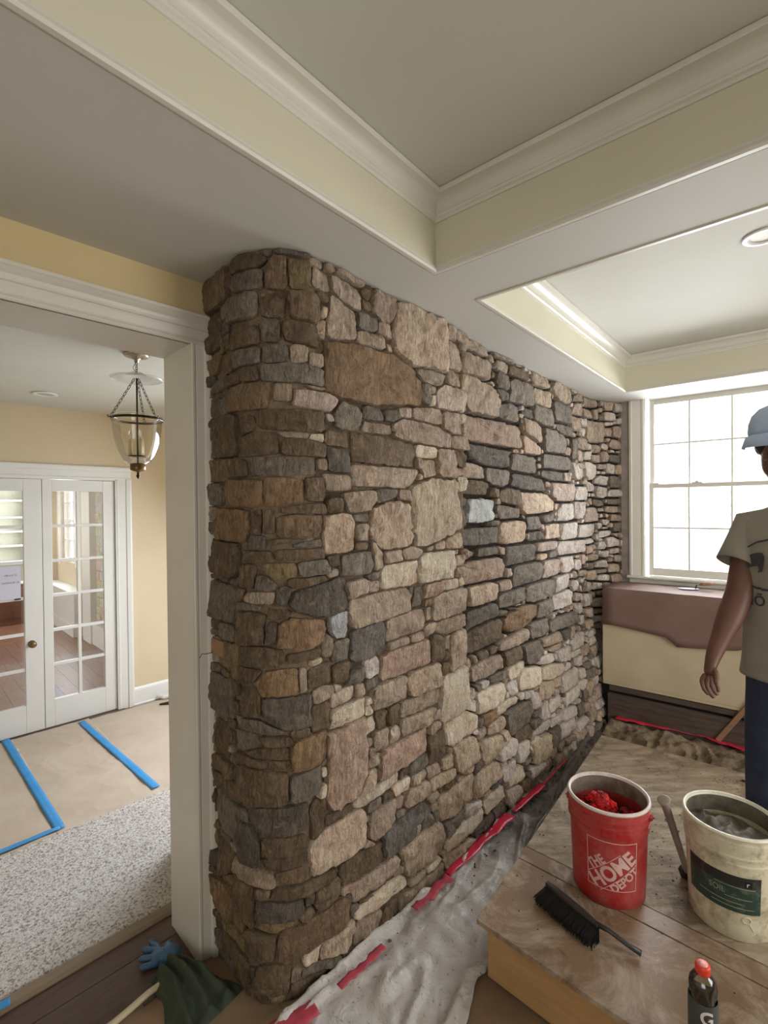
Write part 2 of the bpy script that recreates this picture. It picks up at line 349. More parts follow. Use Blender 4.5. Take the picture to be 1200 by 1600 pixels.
# drop doubles, then cut overlapping neighbours apart along the axis that overlaps least
keep=[]
for p in polys:
    w_=p[0].max(0)-p[0].min(0); bad=False
    for q in keep:
        wq=q[0].max(0)-q[0].min(0)
        o=np.minimum(p[0].max(0),q[0].max(0))-np.maximum(p[0].min(0),q[0].min(0))
        if (o>0).all() and o[0]*o[1]>.55*min(w_[0]*w_[1],wq[0]*wq[1]): bad=True; break
    if not bad: keep.append(p)
polys=keep
def gap_of(u,v): return .004 if u<U_CORN else (.018 if u>U_SEAM and v>.75 else (.010 if u>U_SEAM else .006))
def cut_pairs(polys):
    # neighbours that overlap are cut along the straight joint that costs them least
    n=len(polys); lo=[q[0].min(0) for q in polys]; hi=[q[0].max(0) for q in polys]; ar=[area2(q[0]) for q in polys]
    LO=np.array(lo); HI=np.array(hi)
    for i in range(n):
        if polys[i][0] is None: continue
        cand=np.nonzero(((LO[i+1:]<HI[i]+.008)&(HI[i+1:]>LO[i]-.008)).all(1))[0]+i+1
        for j in cand:
            A,B=polys[i][0],polys[j][0]
            if A is None: break
            if B is None: continue
            g=gap_of(polys[i][2],polys[i][3]); ax=[]
            for P in (A,B):
                E=np.roll(P,-1,0)-P; L=np.linalg.norm(E,axis=1); E=E[L>.004]
                for e in E:
                    nn=np.array((e[1],-e[0]))/np.linalg.norm(e); a=A@nn; b=B@nn
                    if a.mean()>b.mean(): nn=-nn; a,b=-a,-b
                    ax.append((a.max()-b.min(),nn[0],nn[1],a.max(),b.min()))
            ax.sort(key=lambda t:t[0])
            if ax[0][0]<=-g: continue
            best=None; aA,aB=area2(A),area2(B); wA_=polys[i][4] if len(polys[i])>4 else 1; wB_=polys[j][4] if len(polys[j])>4 else 1
            for ov,nx_,ny_,am,bm_ in ax[:5]:
                nn=np.array((nx_,ny_))
                for mid in ((am+bm_)/2,am*.8+bm_*.2,am+g/2,bm_*.8+am*.2,bm_-g/2):
                    CA=clip(A,nn,mid-g/2); CB=clip(B,-nn,-(mid+g/2))
                    la=1-(area2(CA)/aA if CA is not None else 0); lb=1-(area2(CB)/aB if CB is not None else 0)
                    cost=min(la*la,.4)*aA*wA_+min(lb*lb,.4)*aB*wB_+.1*(la*aA*wA_+lb*aB*wB_)
                    if best is None or cost<best[0]: best=(cost,CA,CB)
            polys[i][0],polys[j][0]=best[1],best[2]
cut_pairs(polys); polys=[q for q in polys if q[0] is not None and area2(q[0])>.0003]
ZT=2.627
def finish(P):
    if P is None: return None
    for n_,c_ in (((0,1),ZT-.004),((0,-1),-.004),((1,0),U_END-.008),((-1,0),-.002)):
        if P is None: return None
        P=clip(P,np.array(n_,float),c_)
    return P
for p in polys: p[0]=finish(p[0])
polys=[p for p in polys if p[0] is not None and area2(p[0])>.0004 and (p[0].max(0)-p[0].min(0)).min()>.012]
# pack the rest of the face with small rubble
CE=.007; NU=int(U_END/CE); NV=int(ZT/CE); occ=np.zeros((NU,NV),bool); uu,vv=np.meshgrid((np.arange(NU)+.5)*CE,(np.arange(NV)+.5)*CE,indexing='ij')
def mark(P,pad):
    c=P.mean(0); Q=P; a0=np.maximum(((Q.min(0)-pad)/CE).astype(int),0); a1=np.minimum(((Q.max(0)+pad)/CE).astype(int)+1,(NU,NV))
    U=uu[a0[0]:a1[0],a0[1]:a1[1]]; V=vv[a0[0]:a1[0],a0[1]:a1[1]]; ins=np.ones(U.shape,bool); m=len(P)
    sg=np.sign(np.dot(P[:,0],np.roll(P[:,1],-1))-np.dot(P[:,1],np.roll(P[:,0],-1)))
    for i in range(m):
        a,b=P[i],P[(i+1)%m]; e=b-a; L=np.hypot(*e)
        if L<1e-5: continue
        ins&= sg*(e[0]*(V-a[1])-e[1]*(U-a[0]))/L > -pad
    occ[a0[0]:a1[0],a0[1]:a1[1]]|=ins
for p in polys: mark(p[0],.005)
n_traced=len(polys)
rn=np.random.RandomState(5)
def fill(levels):
  fills=[]
  for (wmin,hmin,wm,hm) in levels:

        free=np.argwhere(~occ); rn.shuffle(free)
        for (i,j) in free[:9000]:
            if occ[i,j]: continue
            tw=rn.uniform(wmin,wm)/CE; th=rn.uniform(hmin,hm)/CE
            i0=i1=i; j0=j1=j; act=[1,1,1,1]
            while any(act):
                for k in range(4):
                    if not act[k]: continue
                    if k==0: ok=i1+1<NU and i1+1-i0<tw and not occ[i1+1,j0:j1+1].any(); i1+=ok
                    elif k==1: ok=i0-1>=0 and i1-i0+1<tw and not occ[i0-1,j0:j1+1].any(); i0-=ok
                    elif k==2: ok=j1+1<NV and j1+1-j0<th and not occ[i0:i1+1,j1+1].any(); j1+=ok
                    else: ok=j0-1>=0 and j1-j0+1<th and not occ[i0:i1+1,j0-1].any(); j0-=ok
                    act[k]=bool(ok)
            w_=(i1-i0+1)*CE; h_=(j1-j0+1)*CE
            if w_<wmin or h_<hmin: continue
            u0_,u1_,v0_,v1_=i0*CE,(i1+1)*CE,j0*CE,(j1+1)*CE; P=[]
            for (x,y,sx,sy) in ((u0_,v0_,-1,-1),(u1_,v0_,1,-1),(u1_,v1_,1,1),(u0_,v1_,-1,1)):
                q=rn.uniform(.1,.32); a=(x+sx*rn.uniform(-.1,.12)*h_, y-sy*q*h_); b=(x-sx*q*w_*.8, y+sy*rn.uniform(-.14,.06)*h_)
                P+= [a,b] if sx*sy>0 else [b,a]
            P=finish(np.array(P)); 
            if P is None: continue
            occ[max(i0-1,0):i1+2,max(j0-1,0):j1+2]=True
            u=(u0_+u1_)/2; v=(v0_+v1_)/2
            if u<U_CORN: ks='bbggotdy'
            elif u<U_SEAM: ks='bttTgopW' if v>.6 else 'ttTTbPgW'
            else: ks='gtdpTbw' if u<U_SEAM+.7 else 'wwTgpt'
            fills.append([P,PAL[ks[rn.randint(len(ks))]],u,v])

  return fills
fills=fill(((.08,.045,.19,.10),(.055,.032,.13,.07),(.035,.024,.09,.05)))
allst=polys+fills
for q in allst:
    c_=q[0].mean(0); e_=np.ptp(q[0],axis=0); k_=np.minimum((.004 if q[2]>U_SEAM and q[3]>.75 else .012)/np.maximum(e_/2,.01),.22); q[0]=c_+(q[0]-c_)*(1+k_)
cut_pairs(allst)
for q in allst: q[0]=finish(q[0])
allst=[q for q in allst if q[0] is not None and area2(q[0])>.00022 and np.ptp(q[0],axis=0).min()>.009]
occ[:]=False
for q in allst: mark(q[0],.003)
f2=fill(((.05,.03,.16,.09),(.032,.022,.09,.05))); cut_pairs(f2); allst+=[q for q in f2 if q[0] is not None and area2(q[0])>.0003]; print('refilled',len(f2))
def px_area(p):
    q=[proj(surf(x,y)) for x,y in p[0]]; return area2(np.array(q))
allst.sort(key=px_area,reverse=True)
def stone_mesh(mb,p,relax):
    P,colr,u0_,v0_=p[:4]; col=jit(colr,.13)
    # round the corners once (Chaikin), then resample
    Q=[]
    for i in range(len(P)):
        a,b=P[i],P[(i+1)%len(P)]; Q+= [a*.88+b*.12, a*.12+b*.88]
    Q=np.array(Q); E=np.linalg.norm(np.roll(Q,-1,0)-Q,axis=1); per=E.sum()
    n=int(min(56,max(14,per/.011))) if relax>0 else int(min(16,max(10,per/.018)))
    cs=np.concatenate([[0],np.cumsum(E)]); ring=[]
    Qc=np.vstack([Q,Q[:1]])
    for k in range(n):
        s=per*k/n; i=min(int(np.searchsorted(cs,s,side='right'))-1,len(E)-1); t=(s-cs[i])/max(E[i],1e-9); ring.append(Qc[i]*(1-t)+Qc[i+1]*t)
    ring=np.array(ring); c=ring.mean(0); ext=min(np.ptp(ring[:,0]),np.ptp(ring[:,1]))
    sd=random.uniform(0,90)
    for k in range(n):
        d=ring[k]-c; ring[k]=c+d*(1+.07*noise.noise(Vector((ring[k][0]*28,ring[k][1]*28,sd)))+.07*noise.noise(Vector((ring[k][0]*90,ring[k][1]*90,sd))))
    pr=recess(u0_,v0_)+random.uniform(-.006,.010)+min(.012,ext*.07)
    if u0_>U_SEAM and v0_<.5: pr+=random.uniform(0,.015)
    planes=[(random.uniform(0,2*math.pi),random.uniform(.04,.30),random.uniform(.15,.5)) for _ in range(4)]
    tl=np.array((random.uniform(-.08,.08),random.uniform(-.10,.10)))
    flat=u0_<U_CORN; hx_=np.maximum(np.ptp(ring,axis=0)/2,.008)
    def hh(q,f):
        d=q-c; d=d/hx_*min(.05,hx_.min()); x=0
        for a,g,st in planes:
            e=d[0]*math.cos(a)+d[1]*math.sin(a)-st*ext*.35
            if e>0: x-=e*g*(.6 if flat else 1)
        x=max(x,-.010)+tl@d
        s=Vector((q[0]*18,q[1]*18,sd)); x+= .011*noise.noise(s)*(.7 if flat else 1)+ .0065*noise.noise(s*2.4)
        r=Vector((q[0]*95,q[1]*26,sd)); x+= (.0012)*(1-2*abs(noise.noise(r)))
        return pr+x - (1-f)*0
    fs=[(1.0,-.022,0),(1.0,.0,.45),(.965,.0,.93),(.86,0,1.0),(.66,0,1),(.46,0,1),(.24,0,1)] if relax>0 else [(1.0,-.02,0),(1.0,0,.4),(.86,0,1),(.5,0,1)]
    base=base_off(u0_,v0_); vs=[]
    for s,dd,hf in fs:
        for q in ring:
            qq=c+(q-c)*s; h=hh(qq,1)
            uu_=max(qq[0],U_SEAM+.014) if u0_>U_SEAM else min(qq[0],U_SEAM-.001)
            base=base_off(uu_,qq[1]); d=base+ (dd if hf==0 else -recess(u0_,v0_)*0 + h*hf - (1-hf)*.004)
            vs.append(surf(qq[0],min(max(qq[1],.002),ZT-.002),d-recess(u0_,v0_)))
    vs.append(surf(c[0],c[1],base+hh(c,1)-recess(u0_,v0_)))
    f=[]; m=len(fs)
    for i in range(m-1):
        for k in range(n):
            k2=(k+1)%n; f.append((i*n+k,i*n+k2,(i+1)*n+k2,(i+1)*n+k))
    for k in range(n): f.append(((m-1)*n+k,(m-1)*n+(k+1)%n,m*n))
    f.append(tuple(range(n-1,-1,-1)))
    mb.add(vs,f,col)
# backing of mortar = the wall itself
wl=MB(); nu=int(U_END/.016); nv=int(ZT/.016); vs=[];cols=[]
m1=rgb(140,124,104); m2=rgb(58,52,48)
for i in range(nu+1):
    u=U_END*i/nu
    for j in range(nv+1):
        v=ZT*j/nv; d=base_off(u,v)-recess(u,v)+.006*noise.noise(Vector((u*22,v*22,1)))+.004*noise.noise(Vector((u*60,v*60,1)))
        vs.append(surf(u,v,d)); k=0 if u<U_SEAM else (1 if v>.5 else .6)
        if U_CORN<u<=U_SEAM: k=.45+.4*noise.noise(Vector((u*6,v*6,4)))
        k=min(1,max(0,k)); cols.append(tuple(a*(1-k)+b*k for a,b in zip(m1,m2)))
fs=[(i*(nv+1)+j,(i+1)*(nv+1)+j,(i+1)*(nv+1)+j+1,i*(nv+1)+j+1) for i in range(nu) for j in range(nv)]
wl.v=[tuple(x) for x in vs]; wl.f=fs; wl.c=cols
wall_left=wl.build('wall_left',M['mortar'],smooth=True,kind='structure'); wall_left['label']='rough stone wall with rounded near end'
for p in allst[:300]:
    mb=MB(); stone_mesh(mb,p,1); o=mb.build('stone',M['stone'],smooth=True,recenter=True); o.parent=wall_left
    o.data.set_sharp_from_angle(angle=R(50))
mb=MB()
for p in allst[300:]: stone_mesh(mb,p,1 if px_area(p)>60 else 0)
o=mb.build('rubble_stones',M['stone'],parent=wall_left,smooth=True,kind='stuff'); o.data.set_sharp_from_angle(angle=R(50))
print('stones',len(polys),len(fills))
# solid core behind the stone skin so that no light passes through
mb=MB(); core=[surf(0,0,-.05),surf(cum[1]+RC*.3,0,-.07),surf(U_CORN+.05,0,-.09),surf(U_FAR,0,-.08)]
core+= [PE+Vector((-.02,.1,0)), PE+Vector((-.4,.4,0)), P0+Vector((-.02,.25,0)), P0+Vector((-.05,.05,0))]
n=len(core); mb.add([Vector((p.x,p.y,z)) for z in (0,ZT) for p in core],[tuple(range(n-1,-1,-1)),tuple(range(n,2*n))]+[(k,(k+1)%n,n+(k+1)%n,n+k) for k in range(n)])
mb.build('wall_core',M['void'],parent=wall_left)
# wooden nailer block let into the end face beside the casing
u,v=px2uv(345,1011); nb=MB()
for_=[surf(u+a,v+b_,d) for d in (-.03,.016) for a,b_ in ((-.045,-.03),(.045,-.03),(.045,.03),(-.045,.03))]
nb.add(for_,[(3,2,1,0),(4,5,6,7),(0,1,5,4),(1,2,6,5),(2,3,7,6),(3,0,4,7)])
M['bareWood']=mat_plain('bare_wood',rgb(160,122,94),rgb(138,104,80),.7,9,.3,90,stretch=(1,1,4))
nb.build('nailing_block',M['bareWood'],parent=wall_left,bevel=.003)
# ================================================================== CEILING, BEAMS
ZB=2.627; ZC=2.895
def struct(mb,name,mat,Mx=None,**k): return mb.build(name,mat,M=Mx,kind='structure',**k)
XR=3.2; YN=-3.05; XL=-3.4; YW=3.05
# beams: boxes whose undersides are the flat soffits
struct(MB().box(-1.35,0,-3.2,3.2,ZB,ZC+.1),'trim_1',M['beam'],FR)['label']='broad flat soffit beam along the stone wall'
struct(MB().box(.0,XR+.1,0,.28,ZB,ZC+.1),'trim_2',M['beam'],FR)['label']='cross beam between the two ceiling coffers'
struct(MB().box(.0,XR+.1,2.58,3.25,ZB,ZC+.1),'trim_3',M['beam'],FR)['label']='ceiling beam above the window'
struct(MB().box(.0,XR+.1,-3.2,-2.6,ZB,ZC+.1),'trim_4',M['beam'],FR)
struct(MB().box(XR-.35,XR+.1,-2.6,2.58,ZB,ZC+.1),'trim_5',M['beam'],FR)
struct(MB().box(-1.4,XR+.1,-3.2,3.3,ZC,ZC+.12),'ceiling',M['ceiling'],FR)
def loop(x0,x1,y0,y1):
    P=[(x0,y0,0),(x1,y0,0),(x1,y1,0),(x0,y1,0)]; S=[(1,1,0),(-1,1,0),(-1,-1,0),(1,-1,0)]
    return [Vector(p) for p in P],[(Vector(s),Vector((0,0,1))) for s in S]
ncof=6
for (x0,x1,y0,y1) in ((0,XR-.35,-2.6,0),(0,XR-.35,.28,2.58)):
    P,S=loop(x0,x1,y0,y1)
    f=struct(MB().sweep([(0,ZB+.002),(.014,ZB+.002),(.014,ZC-.001),(0,ZC-.001)],P,S,closed=True),f'trim_{ncof}',M['cream'],FR); ncof+=1
    f['label']='cream fascia lining the ceiling coffer'
    # bead at the lower edge
    pr=[(.010,ZB-.004),(.024,ZB-.004),(.027,ZB+.004),(.024,ZB+.014),(.018,ZB+.018),(.018,ZB+.024),(.010,ZB+.026)]
    b=MB().sweep(pr,P,S,closed=True).build('edge_bead',M['trim'],M=FR); b.parent=f; b.matrix_parent_inverse=f.matrix_world.inverted()
    # crown moulding: fillet, ogee bead, cove, top fillet
    pr=[(.010,2.810),(.020,2.810),(.022,2.816),(.022,2.820),(.028,2.824),(.030,2.830),(.028,2.836),(.023,2.838)]
    for k in range(9):
        a=k/8*math.pi/2; pr.append((.068-.043*math.cos(a)+.0, 2.842+.034*math.sin(a)+.0))
    pr+=[(.072,2.876),(.074,2.881),(.074,2.893),(.010,2.893)]
    b=MB().sweep(pr,P,S,closed=True).build('crown_moulding',M['trim'],M=FR); b.parent=f; b.matrix_parent_inverse=f.matrix_world.inverted(); smooth_by_angle(b,30)
# ================================================================== OUTER WALLS OF THE COFFERED ROOM (behind and beside the camera)
yw=mat_plain('room_wall_paint',rgb(214,196,156),rgb(208,190,150),.75,2,.05,120); M['roomwall']=yw
def wall_with_window(name,Mx,x0,x1,y0,y1,wx0,wx1,z0,z1,mat,top=ZC+.1,along='x'):
    mb=MB()
    def bx(a,b,c,d):
        if along=='x': mb.box(a,b,y0,y1,c,d)
        else: mb.box(y0,y1,a,b,c,d)
    bx(x0,wx0,0,top); bx(wx1,x1,0,top); bx(wx0,wx1,0,z0); bx(wx0,wx1,z1,top)
    return struct(mb,name,mat,Mx)
wall_with_window('wall_right',FR,-3.2,3.3,XR,XR+.12,-.1,1.9,.8,2.3,yw,along='y')
wall_with_window('wall_near',FR,-3.2,XR+.12,-3.2,-3.08,.7,2.5,.8,2.2,yw)
# ================================================================== WINDOW WALL
W0=Vector((0,0,0)); FWi=FW.inverted()
def wpx(px,py,y=0.0):      # pixel -> window-wall local coordinates, on the plane at local depth y
    o=FW@Vector((0,y,0)); n=FW.to_3x3()@Vector((0,1,0)); return FWi@on_plane(px,py,o,n)
xa=wpx(984,760).x; xin=wpx(1008,760,.0).x; g0=wpx(1022,820,.05).x; m1_=wpx(1077,820,.05).x; m2_=wpx(1144,820,.05).x
pw=(m2_-m1_); gx1=m2_+pw; print('win',xa,xin,g0,m1_,m2_,gx1)
zs=wpx(1060,898,.0).z; zmeet=wpx(1060,759,.05).z; zgb=wpx(1060,889,.05).z; zrow=wpx(1060,825,.05).z; ztop=wpx(1022,632,.05).z; zht=wpx(1000,625,0).z
print('z',zs,zmeet,zgb,zrow,ztop,zht)
XO1=gx1+.05; ZT2=ztop+.05; ZS0=zgb-.07
mb=MB(); mb.box(-.5,xin-.02,.02,.22,0,ZC); mb.box(XO1+.02,2.9,.02,.22,0,ZC); mb.box(xin-.02,XO1+.02,.02,.22,0,ZS0); mb.box(xin-.02,XO1+.02,.02,.22,ZT2,ZC)
struct(mb,'wall_back',yw,FW)
win=bpy.data.objects.new('window_1',None); C.objects.link(win); win.matrix_world=FW; win['kind']='structure'; win['label']='white double-hung window with six panes in each sash'
def part(mb,name,mat,par,Mx=None,**k):
    o=mb.build(name,mat,**k); o.parent=par; return o
def prism(mb,prof,axis,a,b,other=None):
    # prof in the two remaining axes, extruded along axis from a to b
    def mk(p,t):
        if axis=='x': return (t,p[0],p[1])
        if axis=='z': return (p[0],p[1],t)
        return (p[0],t,p[1])
    n=len(prof); return mb.add([mk(p,a) for p in prof]+[mk(p,b) for p in prof],[tuple(range(n-1,-1,-1)),tuple(range(n,2*n))]+[(k,(k+1)%n,n+(k+1)%n,n+k) for k in range(n)])
T_=M['trim']
cas=[(xa,.02),(xa,-.022),(xa+.016,-.026),(xa+.024,-.020),(xin-.030,-.014),(xin-.022,-.018),(xin-.008,-.018),(xin-.004,-.008),(xin,-.008),(xin,.02)]
part(prism(MB(),cas,'z',ZS0+.0,ZT2+.10),'casing',T_,win)
part(prism(MB(),[(XO1+(xin-x),y) for x,y in cas][::-1],'z',ZS0,ZT2+.10),'casing',T_,win)
part(prism(MB(),[(.02,ZT2+.10),(-.026,ZT2+.10),(-.026,ZT2+.085),(-.016,ZT2+.075),(-.014,ZT2+.02),(-.018,ZT2+.005),(-.008,ZT2),(.02,ZT2)],'x',xa,XO1+.09),'head_casing',T_,win)
for x0,x1 in ((xin-.012,xin),(XO1,XO1+.012)): part(MB().box(x0,x1,.0,.16,ZS0,ZT2),'side_jamb',T_,win)
part(MB().box(xin-.012,XO1+.012,.0,.16,ZT2,ZT2+.012),'head_jamb',T_,win)
part(prism(MB(),[(.16,ZS0-.02),(-.05,ZS0-.02),(-.055,ZS0-.01),(-.05,ZS0+.002),(.16,ZS0+.004)],'x',xa-.015,XO1+.10),'stool',T_,win,bevel=.003)
part(prism(MB(),[(.02,ZS0-.10),(-.016,ZS0-.10),(-.02,ZS0-.09),(-.02,ZS0-.03),(-.03,ZS0-.02),(.02,ZS0-.02)],'x',xa,XO1+.085),'apron',T_,win)
def sash(yc,z0,z1,ncol,xs,zrows,botrail,toprail,name):
    s=bpy.data.objects.new(name,None); C.objects.link(s); s.parent=win
    xL,xRr=xs[0]-.035,xs[-1]+.035
    part(MB().box(xL,xs[0],yc-.018,yc+.018,z0,z1),'stile',T_,s,bevel=.003); part(MB().box(xs[-1],xRr,yc-.018,yc+.018,z0,z1),'stile',T_,s,bevel=.003)
    part(MB().box(xs[0],xs[-1],yc-.018,yc+.018,z0,z0+botrail),'bottom_rail',T_,s,bevel=.003); part(MB().box(xs[0],xs[-1],yc-.018,yc+.018,z1-toprail,z1),'top_rail',T_,s,bevel=.003)
    for x in xs[1:-1]: part(MB().box(x-.007,x+.007,yc-.012,yc+.012,z0+botrail,z1-toprail),'muntin',T_,s,bevel=.003)
    for z in zrows[1:-1]: part(MB().box(xs[0],xs[-1],yc-.011,yc+.011,z-.007,z+.007),'muntin',T_,s,bevel=.003)
    for a,b in zip(xs,xs[1:]):
        for c,d in zip(zrows,zrows[1:]): part(MB().box(a,b,yc-.0015,yc+.0015,c,d),'pane',M['glass'],s)
    return s
xs=[g0,m1_,m2_,gx1]
sash(.05,ZS0+.006,zmeet+.018,3,xs,[zgb,zrow,zmeet-.016],zgb-ZS0-.006,.034,'lower_sash')
zz=(ztop+zmeet+.018)/2
sash(.09,zmeet-.018,ZT2,3,xs,[zmeet+.018,zz,ztop],.036,ZT2-ztop,'upper_sash')
lk=MB().box(m1_+.02,m1_+.09,.03,.05,zmeet+.018,zmeet+.026); lk.lathe([(.014,zmeet+.026),(.014,zmeet+.034),(.006,zmeet+.038)],12,Matrix.Translation((m1_+.055,.04,0)),cap1=True); part(lk,'sash_lock',M['white'],win)
for x in (g0-.02,):
    part(MB().box(x-.01,x+.06,.02,.05,zmeet+.018,zmeet+.03),'sash_latch',M['white'],win,bevel=.003)
# filled jog between the stones and the window casing
struct(MB().box(-.06,xa+.004,-.012,.03,wpx(985,905).z-.1,ZB),'trim_10',mat_plain('grey_mortar_edge',rgb(152,142,136),rgb(128,118,112),.9,12,.4,60),FW)
# outside: ground, a pale hedge far off (over-exposed in the photograph)
# ================================================================== WINDOW SEAT BOX UNDER THE WINDOW
BZ=1.096; BD=.36; pl=mat_plain('bare_plaster',rgb(204,190,160),rgb(192,176,146),.85,4,.15,60)
xb0=FWi@PF; print('PF in FW',xb0)
bx0=(FWi@on_z(941,918.5,BZ)); bdep=-bx0.y; print('bench',bx0)
xL=bx0.x
box=struct(MB().box(xL,2.9,-bdep,.0,.36,BZ-.012).box(xL,2.9,-bdep-.0,-bdep+.05,.34,.36),'trim_11',pl,FW,bevel=.004); box['label']='plastered box under the window'
struct(MB().box(xL-.01,2.9,-bdep+.03,.0,0,.34),'trim_12',M['void'],FW)
dk=mat_plain('old_dark_wood',rgb(96,82,72),rgb(70,58,50),.75,7,.35,60,stretch=(1,4,8))
struct(MB().box(xL+.04,2.9,-bdep-.018,-bdep+.02,.03,.275),'baseboard_back',dk,FW,bevel=.003)
struct(MB().box(xL+.05,2.9,-bdep-.005,-bdep+.015,.30,.335),'trim_13',dk,FW)
# wrapped sheet of brown rosin paper over the top of the box and hanging down the front
M['rosin']=mat_plain('rosin_paper',rgb(186,150,118),rgb(170,134,106),.75,5,.25,40)
mr=mat_plain('mauve_rosin_paper',rgb(132,106,96),rgb(122,97,88),.8,4,.12,30)
def bpx(px,py): 
    o=FW@Vector((0,-bdep-.006,0)); n=FW.to_3x3()@Vector((0,1,0)); return FWi@on_plane(px,py,o,n)
low=[bpx(x,y) for x,y in ((942,975),(960,977),(990,984),(1020,991),(1040,996),(1050,1003),(1058,1011),(1085,1013),(1115,1015),(1150,1017),(1195,1010),(1260,1000))]
mb=MB(); vs=[]; rows=7
tops=[Vector((p.x,-bdep-.006,BZ+.003)) for p in low]
for p,t in zip(low,tops):
    x=p.x
    for k,(y,z) in enumerate([(-.03,BZ+.002),(-.12,BZ+.004),(-bdep+.08,BZ+.003),(-bdep-.002,BZ+.003)]): vs.append((x,y,z+.002*noise.noise(Vector((x*9,y*12,0)))))
    for k in range(1,rows+1):
        q=k/rows; vs.append((x,-bdep-.008-.022*q*abs(noise.noise(Vector((x*3.1,q*1.1,5))))-.012*q,BZ+.003+(p.z-BZ)*q))
nr=4+rows; fs=[(i*nr+k,(i+1)*nr+k,(i+1)*nr+k+1,i*nr+k+1) for i in range(len(low)-1) for k in range(nr-1)]
paper=mb.add([FW@Vector(v) for v in vs],fs).build('rosin_paper',mr,smooth=True); paper.data.set_sharp_from_angle(angle=R(40)); sl=paper.modifiers.new('thick','SOLIDIFY'); sl.thickness=.002; sl.offset=1
tag(paper,'mauve-brown paper sheet draped over the box under the window','paper')
# ================================================================== CASED OPENING AND ITS WALL
FOi=FO.inverted()
def opx(px,py,y=0.0):
    o=FO@Vector((0,y,0)); n=FO.to_3x3()@Vector((0,1,0)); return FOi@on_plane(px,py,o,n)
xj=opx(300,800).x; zh=opx(302,539,0).z; zcap=opx(318,497,-.02).z; JD=.25; xo=opx(325,800).x; print('opening',xj,zh,zcap,xo)
LW=-2.3
mb=MB(); mb.box(-3.6,2.2,.0,JD-.01,zh+.012,ZB+.02); mb.box(xj+.012,2.2,.03,JD-.01,0,zh+.05); mb.box(-3.6,LW-.012,.0,JD-.01,0,zh+.05)
struct(mb,'wall_front',M['yellow'],FO)['label']='yellow wall above the white cased opening'
mb=MB()
cop=struct(MB().box(xj,xj+.016,-.006,JD,0,zh+.016),'door_1',T_,FO); cop['label']='white cased opening to the hall'
def cpart(mb,name,**k):
    o=mb.build(name,T_,M=FO,**k); o.parent=cop; o.matrix_parent_inverse=cop.matrix_world.inverted(); return o
cpart(MB().box(LW,xj,-.006,JD,zh,zh+.016),'head_jamb'); cpart(MB().box(LW-.016,LW,-.006,JD,0,zh),'side_jamb')
wc=xo-xj+.012
pr=[(0,0),(0,-.012),(.004,-.016),(.012,-.016),(.016,-.010),(.02,-.014),(wc-.03,-.018),(wc-.026,-.026),(wc-.016,-.030),(wc-.004,-.032),(wc,-.028),(wc,0)]
cpart(prism(MB(),[(xj+a,b) for a,b in pr],'z',0,zh),'casing')
cpart(prism(MB(),[(LW-a,b) for a,b in pr][::-1],'z',0,zh),'casing')
hc=zcap-zh
ph=[(0,zh),(-.012,zh),(-.016,zh+.004),(-.016,zh+.012),(-.010,zh+.018),(-.014,zh+.022),(-.018,zh+.045),(-.018,zh+hc*.5),(-.024,zh+hc*.53),(-.024,zh+hc*.60),(-.020,zh+hc*.62),(-.024,zh+hc*.72),(-.034,zh+hc*.80),(-.040,zh+hc*.86),(-.046,zh+hc*.90),(-.046,zcap),(0,zcap)]
cpart(prism(MB(),ph,'x',LW-wc,xj+wc+.004),'head_casing')
# ================================================================== THE HALL BEYOND
ZF=2.58; YD=2.83
struct(MB().box(-3.6,2.1,JD,YD+.1,ZF,ZF+.1),'ceiling_hall',M['ceiling'],FO)
pL=opx(68,900,YD).x; pR=opx(181,900,YD).x; lw=pR-pL; zd=opx(66,748,YD).z; zc2=opx(100,729,YD).z; xc=opx(206,900,YD).x; print('door',pL,pR,lw,zd,zc2,xc)
x2=pL-lw-.004
mb=MB(); mb.box(-3.6,x2-.01,YD,YD+.12,0,ZF); mb.box(pR+.01,2.1,YD,YD+.12,0,ZF); mb.box(x2-.01,pR+.01,YD,YD+.12,zd+.01,ZF)
struct(mb,'wall_hall',M['farwall'],FO)
struct(MB().box(2.0,2.1,JD,YD,0,ZF),'wall_hall_right',M['farwall'],FO)
struct(MB().box(.16,2.0,JD,.70,0,ZF),'hall_shadow_block',M['farwall'],FO)  # unseen block, added to cast the shadow across the carpet
struct(MB().box(-3.7,-3.6,-.2,YD+.1,0,ZF+.1),'wall_hall_left',M['farwall'],FO)
fr=struct(MB().box(pR+.002,pR+.03,YD-.01,YD+.13,0,zd+.02),'door_2',M['white'],FO); fr['label']='white frame of the french doors'
def dpart(mb,name,par,mat=None,**k):
    o=mb.build(name,mat or M['white'],M=FO,**k); o.parent=par; o.matrix_parent_inverse=par.matrix_world.inverted(); return o
bpy.context.view_layer.update()
dpart(MB().box(x2-.03,x2-.002,YD-.01,YD+.13,0,zd+.02),'side_jamb',fr); dpart(MB().box(x2-.03,pR+.03,YD-.01,YD+.13,zd,zd+.02),'head_jamb',fr)
w2=xc-pR-.012
pr2=[(0,0),(0,-.012),(.01,-.014),(.016,-.010),(w2*.6,-.014),(w2*.65,-.022),(w2-.012,-.026),(w2,-.024),(w2,0)]
dpart(prism(MB(),[(pR+.012+a,YD+b) for a,b in pr2],'z',0,zd+.012),'casing',fr)
dpart(prism(MB(),[(x2-.012-a,YD+b) for a,b in pr2][::-1],'z',0,zd+.012),'casing',fr)
hh2=zc2-zd-.0
dpart(prism(MB(),[(YD,zd+.012),(YD-.012,zd+.012),(YD-.014,zd+.022),(YD-.010,zd+.028),(YD-.014,zd+.012+hh2*.6),(YD-.022,zd+.012+hh2*.65),(YD-.026,zd+hh2),(YD-.024,zd+.012+hh2),(YD,zd+.012+hh2)],'x',x2-.012-w2,xc),'head_casing',fr)
